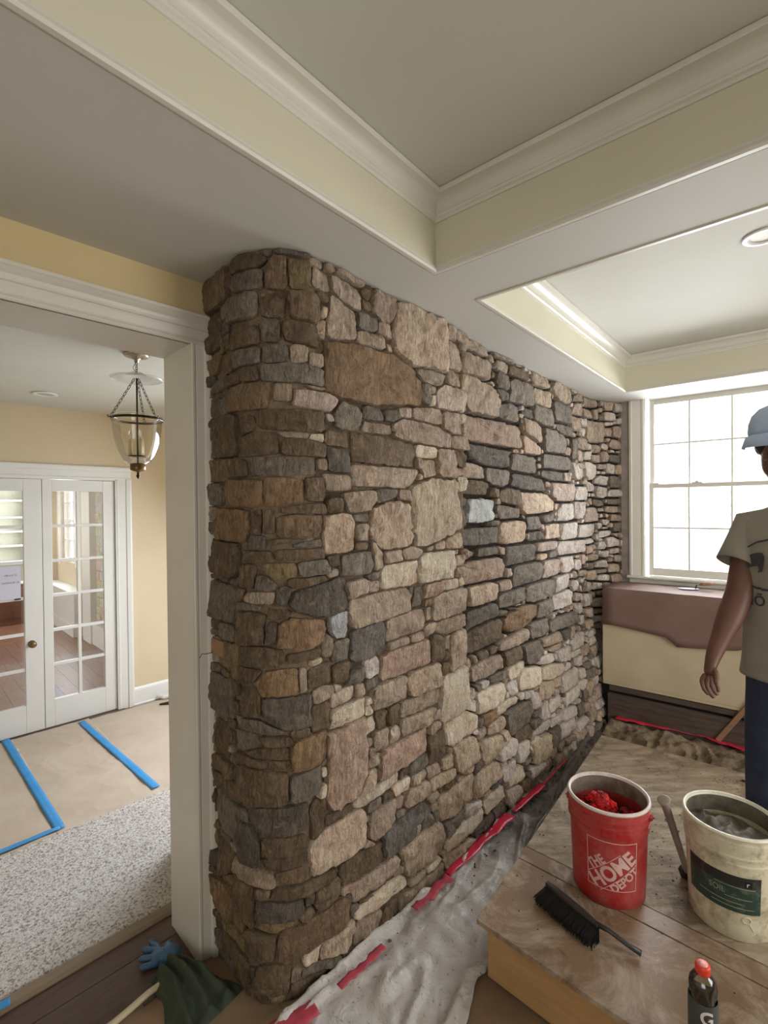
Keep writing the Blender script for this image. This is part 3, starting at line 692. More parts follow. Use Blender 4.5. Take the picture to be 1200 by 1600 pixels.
def french(xl,xr,name,glass_x,zr):
    o0=MB().box(xl,glass_x[0],YD+.01,YD+.05,.008,zd-.004).build(name,M['white'],M=FO,bevel=.003); o0['kind']='structure'
    bpy.context.view_layer.update()
    dpart(MB().box(glass_x[-1],xr,YD+.01,YD+.05,.008,zd-.004),'stile',o0,bevel=.003)
    dpart(MB().box(glass_x[0],glass_x[-1],YD+.01,YD+.05,.008,zr[0]),'bottom_rail',o0,bevel=.003)
    dpart(MB().box(glass_x[0],glass_x[-1],YD+.01,YD+.05,zr[-1],zd-.004),'top_rail',o0,bevel=.003)
    for x in glass_x[1:-1]: dpart(MB().box(x-.012,x+.012,YD+.016,YD+.044,zr[0],zr[-1]),'muntin',o0,bevel=.003)
    for z in zr[1:-1]: dpart(MB().box(glass_x[0],glass_x[-1],YD+.017,YD+.043,z-.012,z+.012),'muntin',o0,bevel=.003)
    for a,b in zip(glass_x,glass_x[1:]):
        for c,d in zip(zr,zr[1:]): dpart(MB().box(a,b,YD+.0285,YD+.0315,c,d),'pane',o0,M['glass'])
    return o0
ga=opx(83,900,YD).x; gc=opx(163,900,YD).x; zg0=opx(120,1085,YD).z; zg1=opx(120,768,YD).z
zrow2=[zg0+(zg1-zg0)*k/6 for k in range(7)]
dr=french(pL,pR,'door_3',[ga,(ga+gc)/2,gc],zrow2); dr['label']='right leaf of the white french doors'
gl=[x2+.002+(pR-gc),0,x2+.002+(pR-gc)+(gc-ga)]; gl[1]=(gl[0]+gl[2])/2
ge=opx(38,900,YD).x; gl=[ge-(gc-ga),ge-(gc-ga)/2,ge]
dl=french(pL-lw-.004,pL-.004,'door_4',gl,zrow2); dl['label']='left leaf of the white french doors'
kp=opx(50,1006,YD); Mk=FO@Matrix.Translation((kp.x,YD+.008,kp.z))@Matrix.Rotation(R(90),4,'X')
k_=MB().lathe([(.0,.0),(.026,.0),(.026,.004),(.010,.008),(.009,.03),(.020,.036),(.026,.046),(.024,.056),(.014,.062),(.0,.063)],20).build('door_knob',M['brass'],smooth=True,M=Mk); k_.parent=dl; k_.matrix_parent_inverse=dl.matrix_world.inverted()
# baseboard of the hall
pb=[(YD,0),(YD-.03,0),(YD-.032,.012),(YD-.018,.02),(YD-.018,.13),(YD-.014,.145),(YD-.006,.155),(YD,.16)]
struct(prism(MB(),pb,'x',xc,2.0),'baseboard_hall',M['white'],FO)
# ================================================================== BACK ROOM BEHIND THE FRENCH DOORS
BRX=1.08; BRY=7.8
struct(MB().box(-3.6,BRX+.2,BRY,BRY+.1,0,ZF),'wall_back_room',M['farwall'],FO)
wall_with_window('wall_back_room_right',FO,YD+.12,BRY,BRX,BRX+.12,6.62,7.5,.95,2.2,M['farwall'],top=ZF,along='y')
struct(MB().box(-3.7,-3.6,YD,BRY,0,ZF),'wall_back_room_left',M['farwall'],FO)
struct(MB().box(-3.6,BRX+.2,YD+.1,BRY+.1,ZF,ZF+.1),'ceiling_back_room',M['ceiling'],FO)
w2_=struct(MB().box(BRX+.04,BRX+.07,6.62,7.5,1.57,1.61),'window_2',M['white'],FO)
for a,b,c,d,nm in ((6.62,6.66,.95,2.2,'stile'),(7.46,7.5,.95,2.2,'stile'),(6.66,7.46,.95,.99,'bottom_rail'),(6.66,7.46,2.16,2.2,'top_rail'),(6.92,6.94,.99,2.16,'muntin'),(7.19,7.21,.99,2.16,'muntin'),(6.66,7.46,1.27,1.29,'muntin'),(6.66,7.46,1.87,1.89,'muntin')):
    o=MB().box(BRX+.04,BRX+.07,a,b,c,d).build(nm,M['white'],M=FO); o.parent=w2_; bpy.context.view_layer.update(); o.matrix_parent_inverse=w2_.matrix_world.inverted()
struct(MB().box(BRX-.02,BRX+.0,6.5,6.62,.9,2.3).box(BRX-.02,BRX+.0,7.5,7.62,.9,2.3).box(BRX-.02,BRX,6.5,7.62,2.2,2.3),'trim_20',M['white'],FO)
struct(MB().box(BRX-.2,BRX,5.9,BRY,0,.60),'trim_21',M['white'],FO,bevel=.004)
struct(MB().box(BRX-.215,BRX-.2,5.9,BRY,0,.16),'baseboard_back_room',M['white'],FO,bevel=.004)
struct(MB().box(BRX-.14,BRX,5.35,5.72,0,2.2),'trim_22',M['white'],FO,bevel=.004)
# stone face next to the pilaster, with its own laid stones
sf=struct(MB().box(BRX-.06,BRX,3.6,5.35,.30,2.1),'wall_stone_back_room',mat_plain('pale_mortar',rgb(196,188,172),rgb(182,174,158),.9,12,.3,40),FO)
bpy.context.view_layer.update()
zz=.32; rs=random.Random(4)
while zz<2.05:
    hgt=rs.uniform(.07,.14); yy=3.62
    while yy<5.3:
        L=rs.uniform(.12,.32); L=min(L,5.33-yy)
        if L>.05:
            mb=MB(); e=.008; mb.box(BRX-.085+rs.uniform(0,.012),BRX-.058,yy+e,yy+L-e,zz+e,zz+hgt-e); mb.c=[jit((200+rs.uniform(-18,14),192+rs.uniform(-18,12),176+rs.uniform(-16,12)),.08)]*8
            o=mb.build('stone',M['stone'],M=FO,bevel=.012); o.parent=sf; o.matrix_parent_inverse=sf.matrix_world.inverted()
        yy+=L
    zz+=hgt
struct(MB().box(BRX-.12,BRX,3.3,5.35,0,.28),'trim_23',M['white'],FO,bevel=.006)
# built-in shelves on the back wall
sh=thing('bookcase','white built-in bookcase with empty shelves behind the left glass door','bookcase',FO@Vector((-.55,BRY-.28,0)),math.atan2(.712,.702))
def sp(mb,name,mat=None,**k): return mb.build(name,mat or M['white'],parent=sh,**k)
for x in (-1.3,.0,1.25): sp(MB().box(x,x+.03,0,.28,.62,2.3),'side_panel',bevel=.002)
sp(MB().box(-1.3,1.28,.262,.28,.62,2.3),'back_panel',mat_plain('pale_shelf_back',rgb(222,222,200),None,.6,3,0))
for z in (.62,.95,1.2,1.42,1.64,1.9,2.15): sp(MB().box(-1.3,1.28,.0,.26,z,z+.028),'shelf',bevel=.002)
cab=mat_plain('mahogany_cabinet',rgb(98,54,40),rgb(76,40,30),.35,6,.1,40,stretch=(1,1,5))
sp(MB().box(-1.32,1.30,-.04,.28,0,.62),'base_cabinet',cab,bevel=.004)
for k in range(4): sp(MB().box(-1.28+k*.64,-.70+k*.64,-.055,-.04,.1,.56),'cabinet_door',cab,bevel=.012)
# black wall bracket with hanging cable on the stone face
bk=thing('wall_bracket','black metal wall bracket with hanging cable beside the white pilaster','bracket',FO@Vector((BRX-.12,4.45,1.6)),math.atan2(.712,.702))
MB().box(.0,.03,-.06,.06,-.25,.25).build('back_plate',M['blackplastic'],parent=bk,bevel=.004)
MB().box(-.05,.0,-.10,.10,.10,.24).build('arm',M['blackplastic'],parent=bk,bevel=.004)
MB().box(-.05,.0,-.08,.08,-.20,-.08).build('arm',M['blackplastic'],parent=bk,bevel=.004)
MB().tube([(0,.02,-.2),(-.03,.03,-.4),(-.02,.0,-.6),(.0,.05,-.72)],.008,6).build('cable',M['blackplastic'],parent=bk,smooth=True)
# ================================================================== FLOORS
m,nt,b=nodes('dark_floorboards'); M['floor']=m; v=texco(nt,(1,6,1))
c=ramp(nt,noisy(nt,v,9,5,.6,.4),[(.3,rgb(74,54,48)),(.7,rgb(92,70,62))]); nt.links.new(c,b.inputs['Base Color']); b.inputs['Roughness'].default_value=.42
bump(nt,b,noisy(nt,v,40,4),.12,.003)
fl=struct(MB().box(-6,4.5,-4.5,10,-.06,-.012),'floor',M['void']); fl['label']='dark wood floor'
def floor_planks(x0,x1,y0,y1,wd,ln,mat,seed,z=.0):
    rs=random.Random(seed); y=y0; 
    while y<y1:
        x=x0-rs.uniform(0,ln*.6)
        while x<x1:
            L=ln*rs.uniform(.7,1.3); a=max(x,x0)+.0015; e=min(x+L,x1)-.0015
            if e-a>.03:
                o=MB().box(0,e-a,.0015,wd-.0015,-.014,z-rs.uniform(0,.001)).build('plank',mat,bevel=.0015); o.parent=fl
                o.matrix_world=FO@Matrix.Translation((a,y,0))
            x+=L
        y+=wd
# camera-side edge of the doorway and main room: wide dark boards parallel to the opening
pe=FOi@on_z(60,1600,0); pe2=FOi@on_z(272,1455,0); ry0=FOi@on_z(0,1566,0); ry1=FOi@on_z(275,1408,0); print('seam',pe,pe2,'rug near',ry0,ry1)
yseam=(pe.y+pe2.y)/2; yrug=(ry0.y+ry1.y)/2
floor_planks(-2.4,.0,yseam-.66,yseam,.22,2.6,M['floor'],1)
floor_planks(-2.4,xj,yseam,yrug-.06,yrug-.06-yseam,2.4,M['floor'],2)
# pale reducer strip in front of the carpet
rd=struct(prism(MB(),[(yrug-.06,0),(yrug-.06,.006),(yrug-.05,.014),(yrug-.01,.016),(yrug-.0,.0)],'x',-2.4,1.9),'trim_30',mat_plain('tan_reducer_strip',rgb(142,122,102),rgb(126,108,90),.5,6,.1,40,stretch=(1,8,1)),FO); rd['label']='tan wooden reducer strip at the edge of the carpet'
# back-room floor: warm wood boards
M['oak']=mat_plain('reddish_wood_floor',rgb(140,96,76),rgb(112,74,58),.38,6,.06,40,stretch=(6,1,1))
y=0
rs=random.Random(3); x=-3.5
while x<BRX:
    yy=YD-.05
    while yy<BRY:
        L=rs.uniform(.7,1.8); e=min(yy+L,BRY)
        o=MB().box(x+.001,x+.129,yy+.001,e-.001,-.012,-rs.uniform(0,.0008)).build('plank',M['oak'],M=FO); o.parent=fl
        yy+=L
    x+=.13
# ------------------------------------------------------------------ carpet
far0=FOi@on_z(0,1338,0); far1=FOi@on_z(270,1233,0); print('rug far',far0,far1)
m,nt,b=nodes('speckled_carpet'); v=texco(nt)
c=ramp(nt,noisy(nt,v,95,3,.6),[(.36,rgb(140,130,122)),(.47,rgb(214,206,200)),(.62,rgb(236,232,228))]); nt.links.new(c,b.inputs['Base Color']); b.inputs['Roughness'].default_value=1; b.inputs['Specular IOR Level'].default_value=.05
bump(nt,b,noisy(nt,v,120,4,.7),.9,.012); b.inputs['Sheen Weight'].default_value=.2
yfar=(far0.y+far1.y)/2; mb=MB(); nx,ny=330,110; vs=[]
for i in range(nx+1):
    for j in range(ny+1):
        x=-2.3+(4.2)*i/nx; y=yrug+(yfar-yrug)*j/ny; e=min(1,j/2,(ny-j)/2)
        vs.append((x,y,.003+e*(.012+.004*noise.noise(Vector((x*70,y*70,0)))+.002*noise.noise(Vector((x*6,y*6,0))))))
mb.add(vs,[(i*(ny+1)+j,(i+1)*(ny+1)+j,(i+1)*(ny+1)+j+1,i*(ny+1)+j+1) for i in range(nx) for j in range(ny) if not (vs[i*(ny+1)+j][0]>.13 and vs[i*(ny+1)+j][1]<.71)])
o=mb.build('carpet',m,M=FO,smooth=True,kind='stuff'); tag(o,'speckled grey-white cut pile carpet strip inside the doorway','carpet')
# ------------------------------------------------------------------ rosin paper in the hall
M['hallpaper']=mat_plain('hall_rosin_paper',rgb(198,182,166),rgb(184,166,148),.7,2.5,.6,14)
def sheet(name,x0,x1,y0,y1,Mx,mat,label,cat,amp=.006,n=70,z0=.004,group=None,skip=None,fr=3):
    mb=MB(); vs=[]; ny=max(8,int(n*(y1-y0)/(x1-x0)))
    for i in range(n+1):
        for j in range(ny+1):
            x=x0+(x1-x0)*i/n; y=y0+(y1-y0)*j/ny; q=Vector((x*fr,y*fr,z0*500))
            h=amp*(1-abs(noise.noise(q))*3)*.5+amp*.5*(1-abs(noise.noise(q*2.6))*2); vs.append((x,y,z0+max(0,h)))
    fs=[(i*(ny+1)+j,(i+1)*(ny+1)+j,(i+1)*(ny+1)+j+1,i*(ny+1)+j+1) for i in range(n) for j in range(ny)]
    if skip: fs=[f for f in fs if not skip(Mx@Vector(vs[f[0]]))]
    o=mb.add(vs,fs).build(name,mat,M=Mx,smooth=True); tag(o,label,cat,group); s=o.modifiers.new('thick','SOLIDIFY'); s.thickness=.001; return o
ta=[FOi@on_z(128,1130,0),FOi@on_z(243,1233,0),FOi@on_z(8,1160,0),FOi@on_z(93,1298,0)]; print('tapes',ta)
xa1=(ta[0].x+ta[1].x)/2; xa2=(ta[2].x+ta[3].x)/2
sheet('floor_paper',xa1,1.9,yfar-.02,YD-.05,FO,M['hallpaper'],'tan floor paper sheet right of the blue tape, by the hall baseboard','floor paper',z0=.004)
sheet('floor_paper',xa2,xa1+.03,yfar-.02,YD-.03,FO,M['hallpaper'],'tan floor paper sheet between the two long blue tapes','floor paper',z0=.005)
sheet('floor_paper',-3.2,xa2+.03,yfar-.02,YD-.03,FO,M['hallpaper'],'tan floor paper sheet left of the nearer blue tape','floor paper',z0=.0045)
M['bluetape']=mat_plain('blue_masking_tape',rgb(60,150,214),rgb(50,138,204),.6,10,.1,80)
def tape(a,b,wd,z,mat,label,name='tape_strip',cat='tape',n=24,amp=.004,taper=None,group=None,torn=.0):
    a=Vector(a);b=Vector(b); d=(b-a); L=d.length; d.normalize(); s=Vector((-d.y,d.x,0)); mb=MB(); vs=[]
    for i in range(n+1):
        t=i/n; w_=wd*(1 if not taper else taper[0]+(taper[1]-taper[0])*t)*(1+torn*noise.noise(Vector((t*9,a.x*7,1))))
        off=torn*.25*wd*noise.noise(Vector((t*5,a.y*9,3)))
        for k in (-.5,-.17,.17,.5):
            p=a+d*L*t+s*(w_*k+off); vs.append((p.x,p.y,z+amp*noise.noise(Vector((p.x*14,p.y*14,7)))+amp))
    mb.add(vs,[(i*4+k,(i+1)*4+k,(i+1)*4+k+1,i*4+k+1) for i in range(n) for k in range(3)])
    o=mb.build(name,mat,smooth=True); q=o.modifiers.new('thick','SOLIDIFY'); q.thickness=.0008; return tag(o,label,cat,group)
W=lambda x,y:FO@Vector((x,y,0))
tape(on_z(127,1130,0),on_z(244,1234,0),.05,.011,M['bluetape'],'blue tape strip nearer the jamb, running from the doors to the carpet')
tape(on_z(8,1158,0),on_z(94,1299,0),.05,.0115,M['bluetape'],'blue tape strip at far left, running from the doors to the carpet')
tape(on_z(94,1297,0),on_z(-120,1385,0),.035,.012,M['bluetape'],'blue tape strip along the carpet edge')
tape(on_z(-60,1612,0),on_z(16,1572,0),.035,.016,M['bluetape'],'short blue tape piece on the reducer strip at lower left')
# dark gap of bare floor under the french doors
struct(MB().box(-3.2,pR+.05,YD-.075,YD+.02,.0,.004),'trim_31',M['floor'],FO)
# scrap of white cloth on the hall floor
mb=MB(); c0=on_z(254,1094,.0)
mb.tube([c0+Vector((-.05,-.01,.02)),c0+Vector((-.02,.01,.035)),c0+Vector((.02,.0,.02)),c0+Vector((.06,.01,.03)),c0+Vector((.11,0,.02))],[.012,.022,.016,.014,.008],8)
tag(mb.build('cloth_scrap',M['trim'],smooth=True),'small crumpled white cloth against the hall baseboard','cloth')
c1=on_z(262,1103,.0); mb=MB(); mb.tube([c1+Vector((-.07,0,.014)),c1+Vector((0,.01,.02)),c1+Vector((.07,-.01,.014))],[.01,.016,.01],7)
tag(mb.build('cable_end',M['blackplastic'],smooth=True),'short dark cable end on the hall floor paper','cable')
# ------------------------------------------------------------------ brown paper on the main floor
M['mainpaper']=mat_plain('brown_floor_paper',rgb(150,124,98),rgb(128,104,82),.8,3,.4,10)
la=on_z(165,1600,0); lb=on_z(337,1484,0); ln=Vector((-(lb.y-la.y),lb.x-la.x,0))
sheet('floor_paper',-1.6,2.9,-2.9,2.95,FR,M['mainpaper'],'brown floor paper spread over the main room floor under the platform','floor paper',amp=.010,n=110,z0=.002,skip=lambda p: ln.dot(p-la)>0,fr=4)
# ------------------------------------------------------------------ plastic drop cloth along the stone wall
m,nt,b=nodes('dusty_plastic_sheet'); at=N(nt,'ShaderNodeAttribute',attribute_name='Col'); v=texco(nt)
sp_=ramp(nt,noisy(nt,v,70,3,.7),[(.60,0),(.68,1)]); f2=N(nt,'ShaderNodeMath',operation='MULTIPLY'); nt.links.new(sp_,f2.inputs[0]); f2.inputs[1].default_value=.55
nt.links.new(mix(nt,at.outputs['Color'],rgb(72,66,62),f2.outputs[0]),b.inputs['Base Color']); b.inputs['Roughness'].default_value=.38
bump(nt,b,noisy(nt,v,16,5,.6,1.5),.5,.02)
def polyl(P,t):
    L=[0]; 
    for a,c in zip(P,P[1:]): L.append(L[-1]+(c-a).length)
    s=t*L[-1]
    for i in range(len(P)-1):
        if s<=L[i+1]+1e-9: return P[i].lerp(P[i+1],(s-L[i])/max(L[i+1]-L[i],1e-9))
    return P[-1]
LB=[on_z(x,y,0) for x,y in ((385,1680),(440,1604),(508,1543),(602,1458),(700,1385),(765,1312),(830,1245),(885,1190),(925,1152))]
A0_=on_z(744.5,1436,.24); B0_=on_z(940,1148,.24); A0_.z=B0_.z=0; adr=(B0_-A0_).normalized(); adn=Vector((adr.y,-adr.x,0))
RB=[on_z(x,y,0) for x,y in ((640,1760),(690,1690),(732,1600),(745,1540))]+[A0_+adr*t+adn*.02 for t in (.02,.3,.7,1.1,1.5,1.75)]
mb=MB(); n1,n2=150,46; vs=[]; cl=[]
for i in range(n1+1):
    a=polyl(LB,i/n1); b_=polyl(RB,i/n1)
    for j in range(n2+1):
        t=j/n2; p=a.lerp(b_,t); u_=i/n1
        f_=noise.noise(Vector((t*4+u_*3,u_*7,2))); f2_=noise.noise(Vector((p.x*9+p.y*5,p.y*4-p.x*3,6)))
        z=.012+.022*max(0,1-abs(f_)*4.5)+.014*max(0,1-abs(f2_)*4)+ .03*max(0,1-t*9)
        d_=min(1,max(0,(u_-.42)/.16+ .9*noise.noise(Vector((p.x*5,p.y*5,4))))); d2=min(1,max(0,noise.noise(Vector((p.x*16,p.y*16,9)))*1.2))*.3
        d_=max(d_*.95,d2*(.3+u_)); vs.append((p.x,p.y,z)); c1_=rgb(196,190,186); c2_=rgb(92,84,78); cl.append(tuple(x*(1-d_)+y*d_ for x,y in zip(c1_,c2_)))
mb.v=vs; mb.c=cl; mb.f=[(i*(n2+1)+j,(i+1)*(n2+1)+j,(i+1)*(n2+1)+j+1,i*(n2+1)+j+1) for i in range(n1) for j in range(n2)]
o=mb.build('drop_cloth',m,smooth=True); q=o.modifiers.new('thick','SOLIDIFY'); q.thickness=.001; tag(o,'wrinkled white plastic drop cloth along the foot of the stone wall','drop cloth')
# ------------------------------------------------------------------ red tape
M['redtape']=mat_plain('red_tape',rgb(214,44,76),rgb(196,36,66),.35,12,.3,30)
M['redtape2']=mat_plain('dusty_red_tape',rgb(196,70,88),rgb(150,60,70),.6,30,.3,30)
tape(on_z(425,1618,.04),on_z(494,1572,.04),.085,.035,M['redtape2'],'wide faded red tape piece at the foot of the wall corner',amp=.004,taper=(1,.7),torn=.1)
tape(on_z(530,1543,.05),on_z(600,1478,.05),.028,.046,M['redtape2'],'thin red tape strip nearest the wall corner, on the cloth edge',amp=.004,torn=.6)
tape(on_z(648,1422,.05),on_z(702,1370,.05),.045,.046,M['redtape2'],'dusty red tape strip on the cloth edge beside the big pale stone',amp=.008,torn=.9)
tape(on_z(700,1368,.05),on_z(797,1274,.05),.055,.05,M['redtape'],'broad glossy red tape strip at mid wall',amp=.008,taper=(.6,1.1),torn=.5)
tape(on_z(801,1268,.05),on_z(848,1226,.05),.04,.05,M['redtape'],'short red tape strip just beyond the broad glossy one',amp=.004,torn=.2)
tape(on_z(847,1226,.04),on_z(886,1186,.04),.02,.04,M['redtape2'],'thin far red tape strip ending at the debris by the wall',amp=.004,taper=(1,.7),torn=.5)
# ------------------------------------------------------------------ heap of dirt along the wall foot
M['dirt']=mat_plain('dark_rubble_dirt',rgb(84,74,66),rgb(58,50,45),.95,22,.9,60)
LB2=[surf(px2uv(x,y)[0],0,-.02) for x,y in ((560,1480),(640,1400),(700,1340),(770,1270),(830,1200),(890,1140),(925,1110))]
mb=MB(); n1,n2=170,16; vs=[]
for i in range(n1+1):
    t=i/n1; a=polyl(LB2,t); n_=Vector((SD.y,-SD.x,0)); wd=.02+.15*t
    for j in range(n2+1):
        s=j/n2; p=a+n_*wd*s; z=(.015+.055*t)*(1-s)**1.3*(1+.5*noise.noise(Vector((p.x*22,p.y*22,0))))+.018*noise.noise(Vector((p.x*50,p.y*50,3)))*(1-s)+.016+ (.0 if s<1 else -.02)
        vs.append((p.x,p.y,z))
mb.add(vs,[(i*(n2+1)+j,(i+1)*(n2+1)+j,(i+1)*(n2+1)+j+1,i*(n2+1)+j+1) for i in range(n1) for j in range(n2)])
tag(mb.build('dirt_heap',M['dirt'],smooth=True,kind='stuff'),'dark mortar dirt heaped along the foot of the stone wall','dirt')
def crumb(mb,p,r,rs,col=None,flat=.6):
    vs=[]; 
    for d in ((1,0,0),(-1,0,0),(0,1,0),(0,-1,0),(0,0,1),(0,0,-1),(.6,.6,.5),(-.6,.6,.4),(.5,-.6,.5),(-.5,-.6,.5)): vs.append(Vector(d)*r*rs.uniform(.6,1.2))
    a=rs.uniform(0,6.3); Rm=Matrix.Rotation(a,3,'Z'); vs=[Rm@v for v in vs]; vs=[Vector((v.x,v.y,v.z*flat))+Vector(p)+Vector((0,0,r*flat*.5)) for v in vs]
    bm=bmesh.new(); [bm.verts.new(v) for v in vs]; bmesh.ops.convex_hull(bm,input=bm.verts); bm.verts.ensure_lookup_table(); bm.verts.index_update()
    mb.add([v.co.copy() for v in bm.verts],[tuple(v.index for v in f.verts) for f in bm.faces],col); bm.free()
rs=random.Random(11); mb=MB()
for k in range(650):
    t=rs.random()**.7; p=polyl(LB2,t)+Vector((SD.y,-SD.x,0))*abs(rs.gauss(.04,.08)); r=rs.uniform(.003,.011)
    c_=jit(rs.choice(((120,108,96),(92,82,74),(64,56,50),(150,138,124),(140,112,90))),.1); crumb(mb,(p.x,p.y,.022),r,rs,c_)
tag(mb.build('rubble_crumbs',M['stone'],kind='stuff'),'loose crumbs of stone and mortar scattered along the wall foot','rubble')
for px_,py_,r,lab in ((884,1177,.02,'pale flat stone chip lying at the far end of the thin red tape'),(845,1223,.018,'pale stone chip on the cloth beside the short red tape')):
    mb=MB(); crumb(mb,(0,0,0),r,rs,rgb(176,166,152)); o=mb.build('stone_chip',M['stone']); p=on_z(px_,py_,.045); o.location=p; tag(o,lab,'stone')
# ------------------------------------------------------------------ platform of plywood on a low frame
PZ=.24
m,nt,b=nodes('weathered_plywood'); v=texco(nt,(1,1,1)); mp=N(nt,'ShaderNodeMapping'); mp.inputs['Scale'].default_value=(1,5,1); nt.links.new(v,mp.inputs[0])
c=ramp(nt,noisy(nt,mp.outputs[0],5,6,.65,.4),[(.28,rgb(116,98,80)),(.5,rgb(158,140,118)),(.7,rgb(186,172,152))])
c=mix(nt,c,rgb(86,76,66),ramp(nt,noisy(nt,v,6,7,.75,.5),[(.50,0),(.66,.75)]))
c=mix(nt,c,rgb(198,190,178),ramp(nt,noisy(nt,mp.outputs[0],3.2,8,.8,.9),[(.56,0),(.68,.55)]))
nt.links.new(c,b.inputs['Base Color']); b.inputs['Roughness'].default_value=.6; bump(nt,b,noisy(nt,mp.outputs[0],38,6,.75),.6,.006); M['ply']=m
M['ply2']=mat_plain('brown_plywood',rgb(150,124,96),rgb(120,98,76),.5,4,.25,36,stretch=(1,4,1))
m,nt,b=nodes('brown_scuffed_plywood'); v=texco(nt)
c=ramp(nt,noisy(nt,v,3,5,.6),[(.3,rgb(116,92,70)),(.7,rgb(140,116,92))])
c=mix(nt,c,rgb(186,172,156),ramp(nt,noisy(nt,v,4.2,8,.75,.7),[(.46,0),(.62,.75)])); c=mix(nt,c,rgb(88,66,50),ramp(nt,noisy(nt,v,7,4,.6),[(.62,0),(.67,.6)]))
nt.links.new(c,b.inputs['Base Color']); b.inputs['Roughness'].default_value=.45; bump(nt,b,noisy(nt,v,50,5,.7),.3,.004); M['ply2']=m
A_=on_z(744.5,1436,PZ); B_=on_z(940,1148,PZ); fdir=Vector((.718,-.696,0)); bdir=Vector((.777,-.630,0))
plt=thing('platform','low plywood work platform carrying the buckets','platform',(A_.x,A_.y,0)); O_=Vector((A_.x,A_.y,0))
LW_=1.75
def quad(mb,c4,z0,z1):
    c4=[Vector((p.x,p.y,0))-O_ for p in c4]
    mb.add([Vector((p.x,p.y,z)) for z in (z0,z1) for p in c4],[(3,2,1,0),(4,5,6,7)]+[(k,(k+1)%4,4+(k+1)%4,4+k) for k in range(4)]); return mb
def seam(t): # points on left edge and right edge at fraction t
    l=A_.lerp(B_,t); d=fdir.lerp(bdir,t).normalized(); return l,l+d*LW_
s1=on_z(822,1322,PZ); ts=(s1-A_).length/(B_-A_).length; print('seam t',ts)
g=.0025/1.8
for (t0,t1,mat,nm) in ((0,ts-.05,M['ply2'],'sheet'),(ts-.05+g,ts-.002,M['ply2'],'board'),(ts+g,1,M['ply'],'sheet')):
    a,b_=seam(t0); d_,c_=seam(t1)
    quad(MB(),[a,b_,c_,d_],PZ-.018,PZ+(.002 if nm=='board' else 0)).build(nm,mat,parent=plt,bevel=.002)
M['lumber']=mat_plain('yellow_lumber',rgb(186,148,98),rgb(164,128,84),.6,5,.2,60,stretch=(1,1,6))
def joist(p,q,th,z0,z1):
    d=(q-p).normalized(); s=Vector((-d.y,d.x,0))*th; return quad(MB(),[p,q,q+s,p+s],z0,z1).build('joist',M['lumber'],parent=plt,bevel=.003)
ad=(B_-A_).normalized(); a0=A_+fdir*.03+ad*.03
joist(a0,a0+fdir*(LW_-.06),.038,.026,PZ-.019); joist(a0+fdir*.0+ad*.045,a0+ad*1.68,-.038,.026,PZ-.019)
b0=A_+ad*1.72+fdir*.03; joist(b0,b0+bdir*(LW_-.06),-.038,.026,PZ-.019); 
for k in (1,2,3): joist(a0+fdir*(k*.42)+ad*.045,a0+ad*1.6+bdir*(k*.42),.038,.026,PZ-.019)
for p in (a0+ad*.03,a0+fdir*(LW_-.12),b0-ad*.05,b0+bdir*(LW_-.12)-ad*.05):
    quad(MB(),[p,p+fdir*.09,p+fdir*.09+ad*.09,p+ad*.09],.0,.026).build('foot_block',M['lumber'],parent=plt)
# mortar crumbs on the platform
mb=MB(); rs=random.Random(21)
spots=[((1040,1300),.10,60),((1030,1380),.12,70),((1000,1200),.12,40),((1100,1200),.12,60),((860,1330),.15,50),((1150,1225),.06,40),((1020,1440),.08,25),((800,1400),.15,25)]
for (q,sg,n) in spots:
    c=on_z(q[0],q[1],PZ)
    for k in range(n):
        p=c+Vector((rs.gauss(0,sg),rs.gauss(0,sg),0)); s=p-A_
        if s.dot(ad)<.03 or s.dot(ad)>1.7 or s.dot(Vector((ad.y,-ad.x,0)))<.02: continue
        crumb(mb,(p.x,p.y,PZ),rs.uniform(.0012,.0045),rs,jit(rs.choice(((66,58,50),(50,44,40),(110,98,84),(160,150,138))),.1),.5)
tag(mb.build('mortar_crumbs',M['stone'],kind='stuff'),'dark mortar crumbs scattered over the platform boards','crumbs')
for i,(x,y,r,lab) in enumerate(((1047,1284,.016,'dark slate chip on the platform left of the white bucket'),(1055,1299,.014,'second dark slate chip, nearer, left of the white bucket'),(1165,1222,.02,'dark stone flake at the back edge of the platform'))):
    mb=MB(); crumb(mb,(0,0,0),r,rs,rgb(60,52,48),.35); o=mb.build('slate_chip',M['stone']); p=on_z(x,y,PZ); o.location=p; o.scale=(1.6,.8,1); o.rotation_euler=(0,0,-.6); tag(o,lab,'stone')
# ------------------------------------------------------------------ buckets
def textmesh(txt,w_,h_,off=.0,shear=0):
    cu_=bpy.data.curves.new('t','FONT'); cu_.body=txt; cu_.offset=off; cu_.resolution_u=4; cu_.shear=shear; ob=bpy.data.objects.new('t',cu_); C.objects.link(ob)
    bpy.context.view_layer.update(); dg=bpy.context.evaluated_depsgraph_get(); me=bpy.data.meshes.new_from_object(ob.evaluated_get(dg)); bpy.data.objects.remove(ob)
    bm=bmesh.new(); bm.from_mesh(me); bpy.data.meshes.remove(me)
    xs_=[v.co.x for v in bm.verts]; ys_=[v.co.y for v in bm.verts]; x0,x1,y0,y1=min(xs_),max(xs_),min(ys_),max(ys_)
    for v in bm.verts: v.co.x=((v.co.x-x0)/(x1-x0)-.5)*w_; v.co.y=((v.co.y-y0)/(y1-y0)-.5)*h_
    return bm
def rect_bm(x0,x1,y0,y1):
    bm=bmesh.new(); vs=[bm.verts.new(p) for p in ((x0,y0,0),(x1,y0,0),(x1,y1,0),(x0,y1,0))]; bm.faces.new(vs); return bm
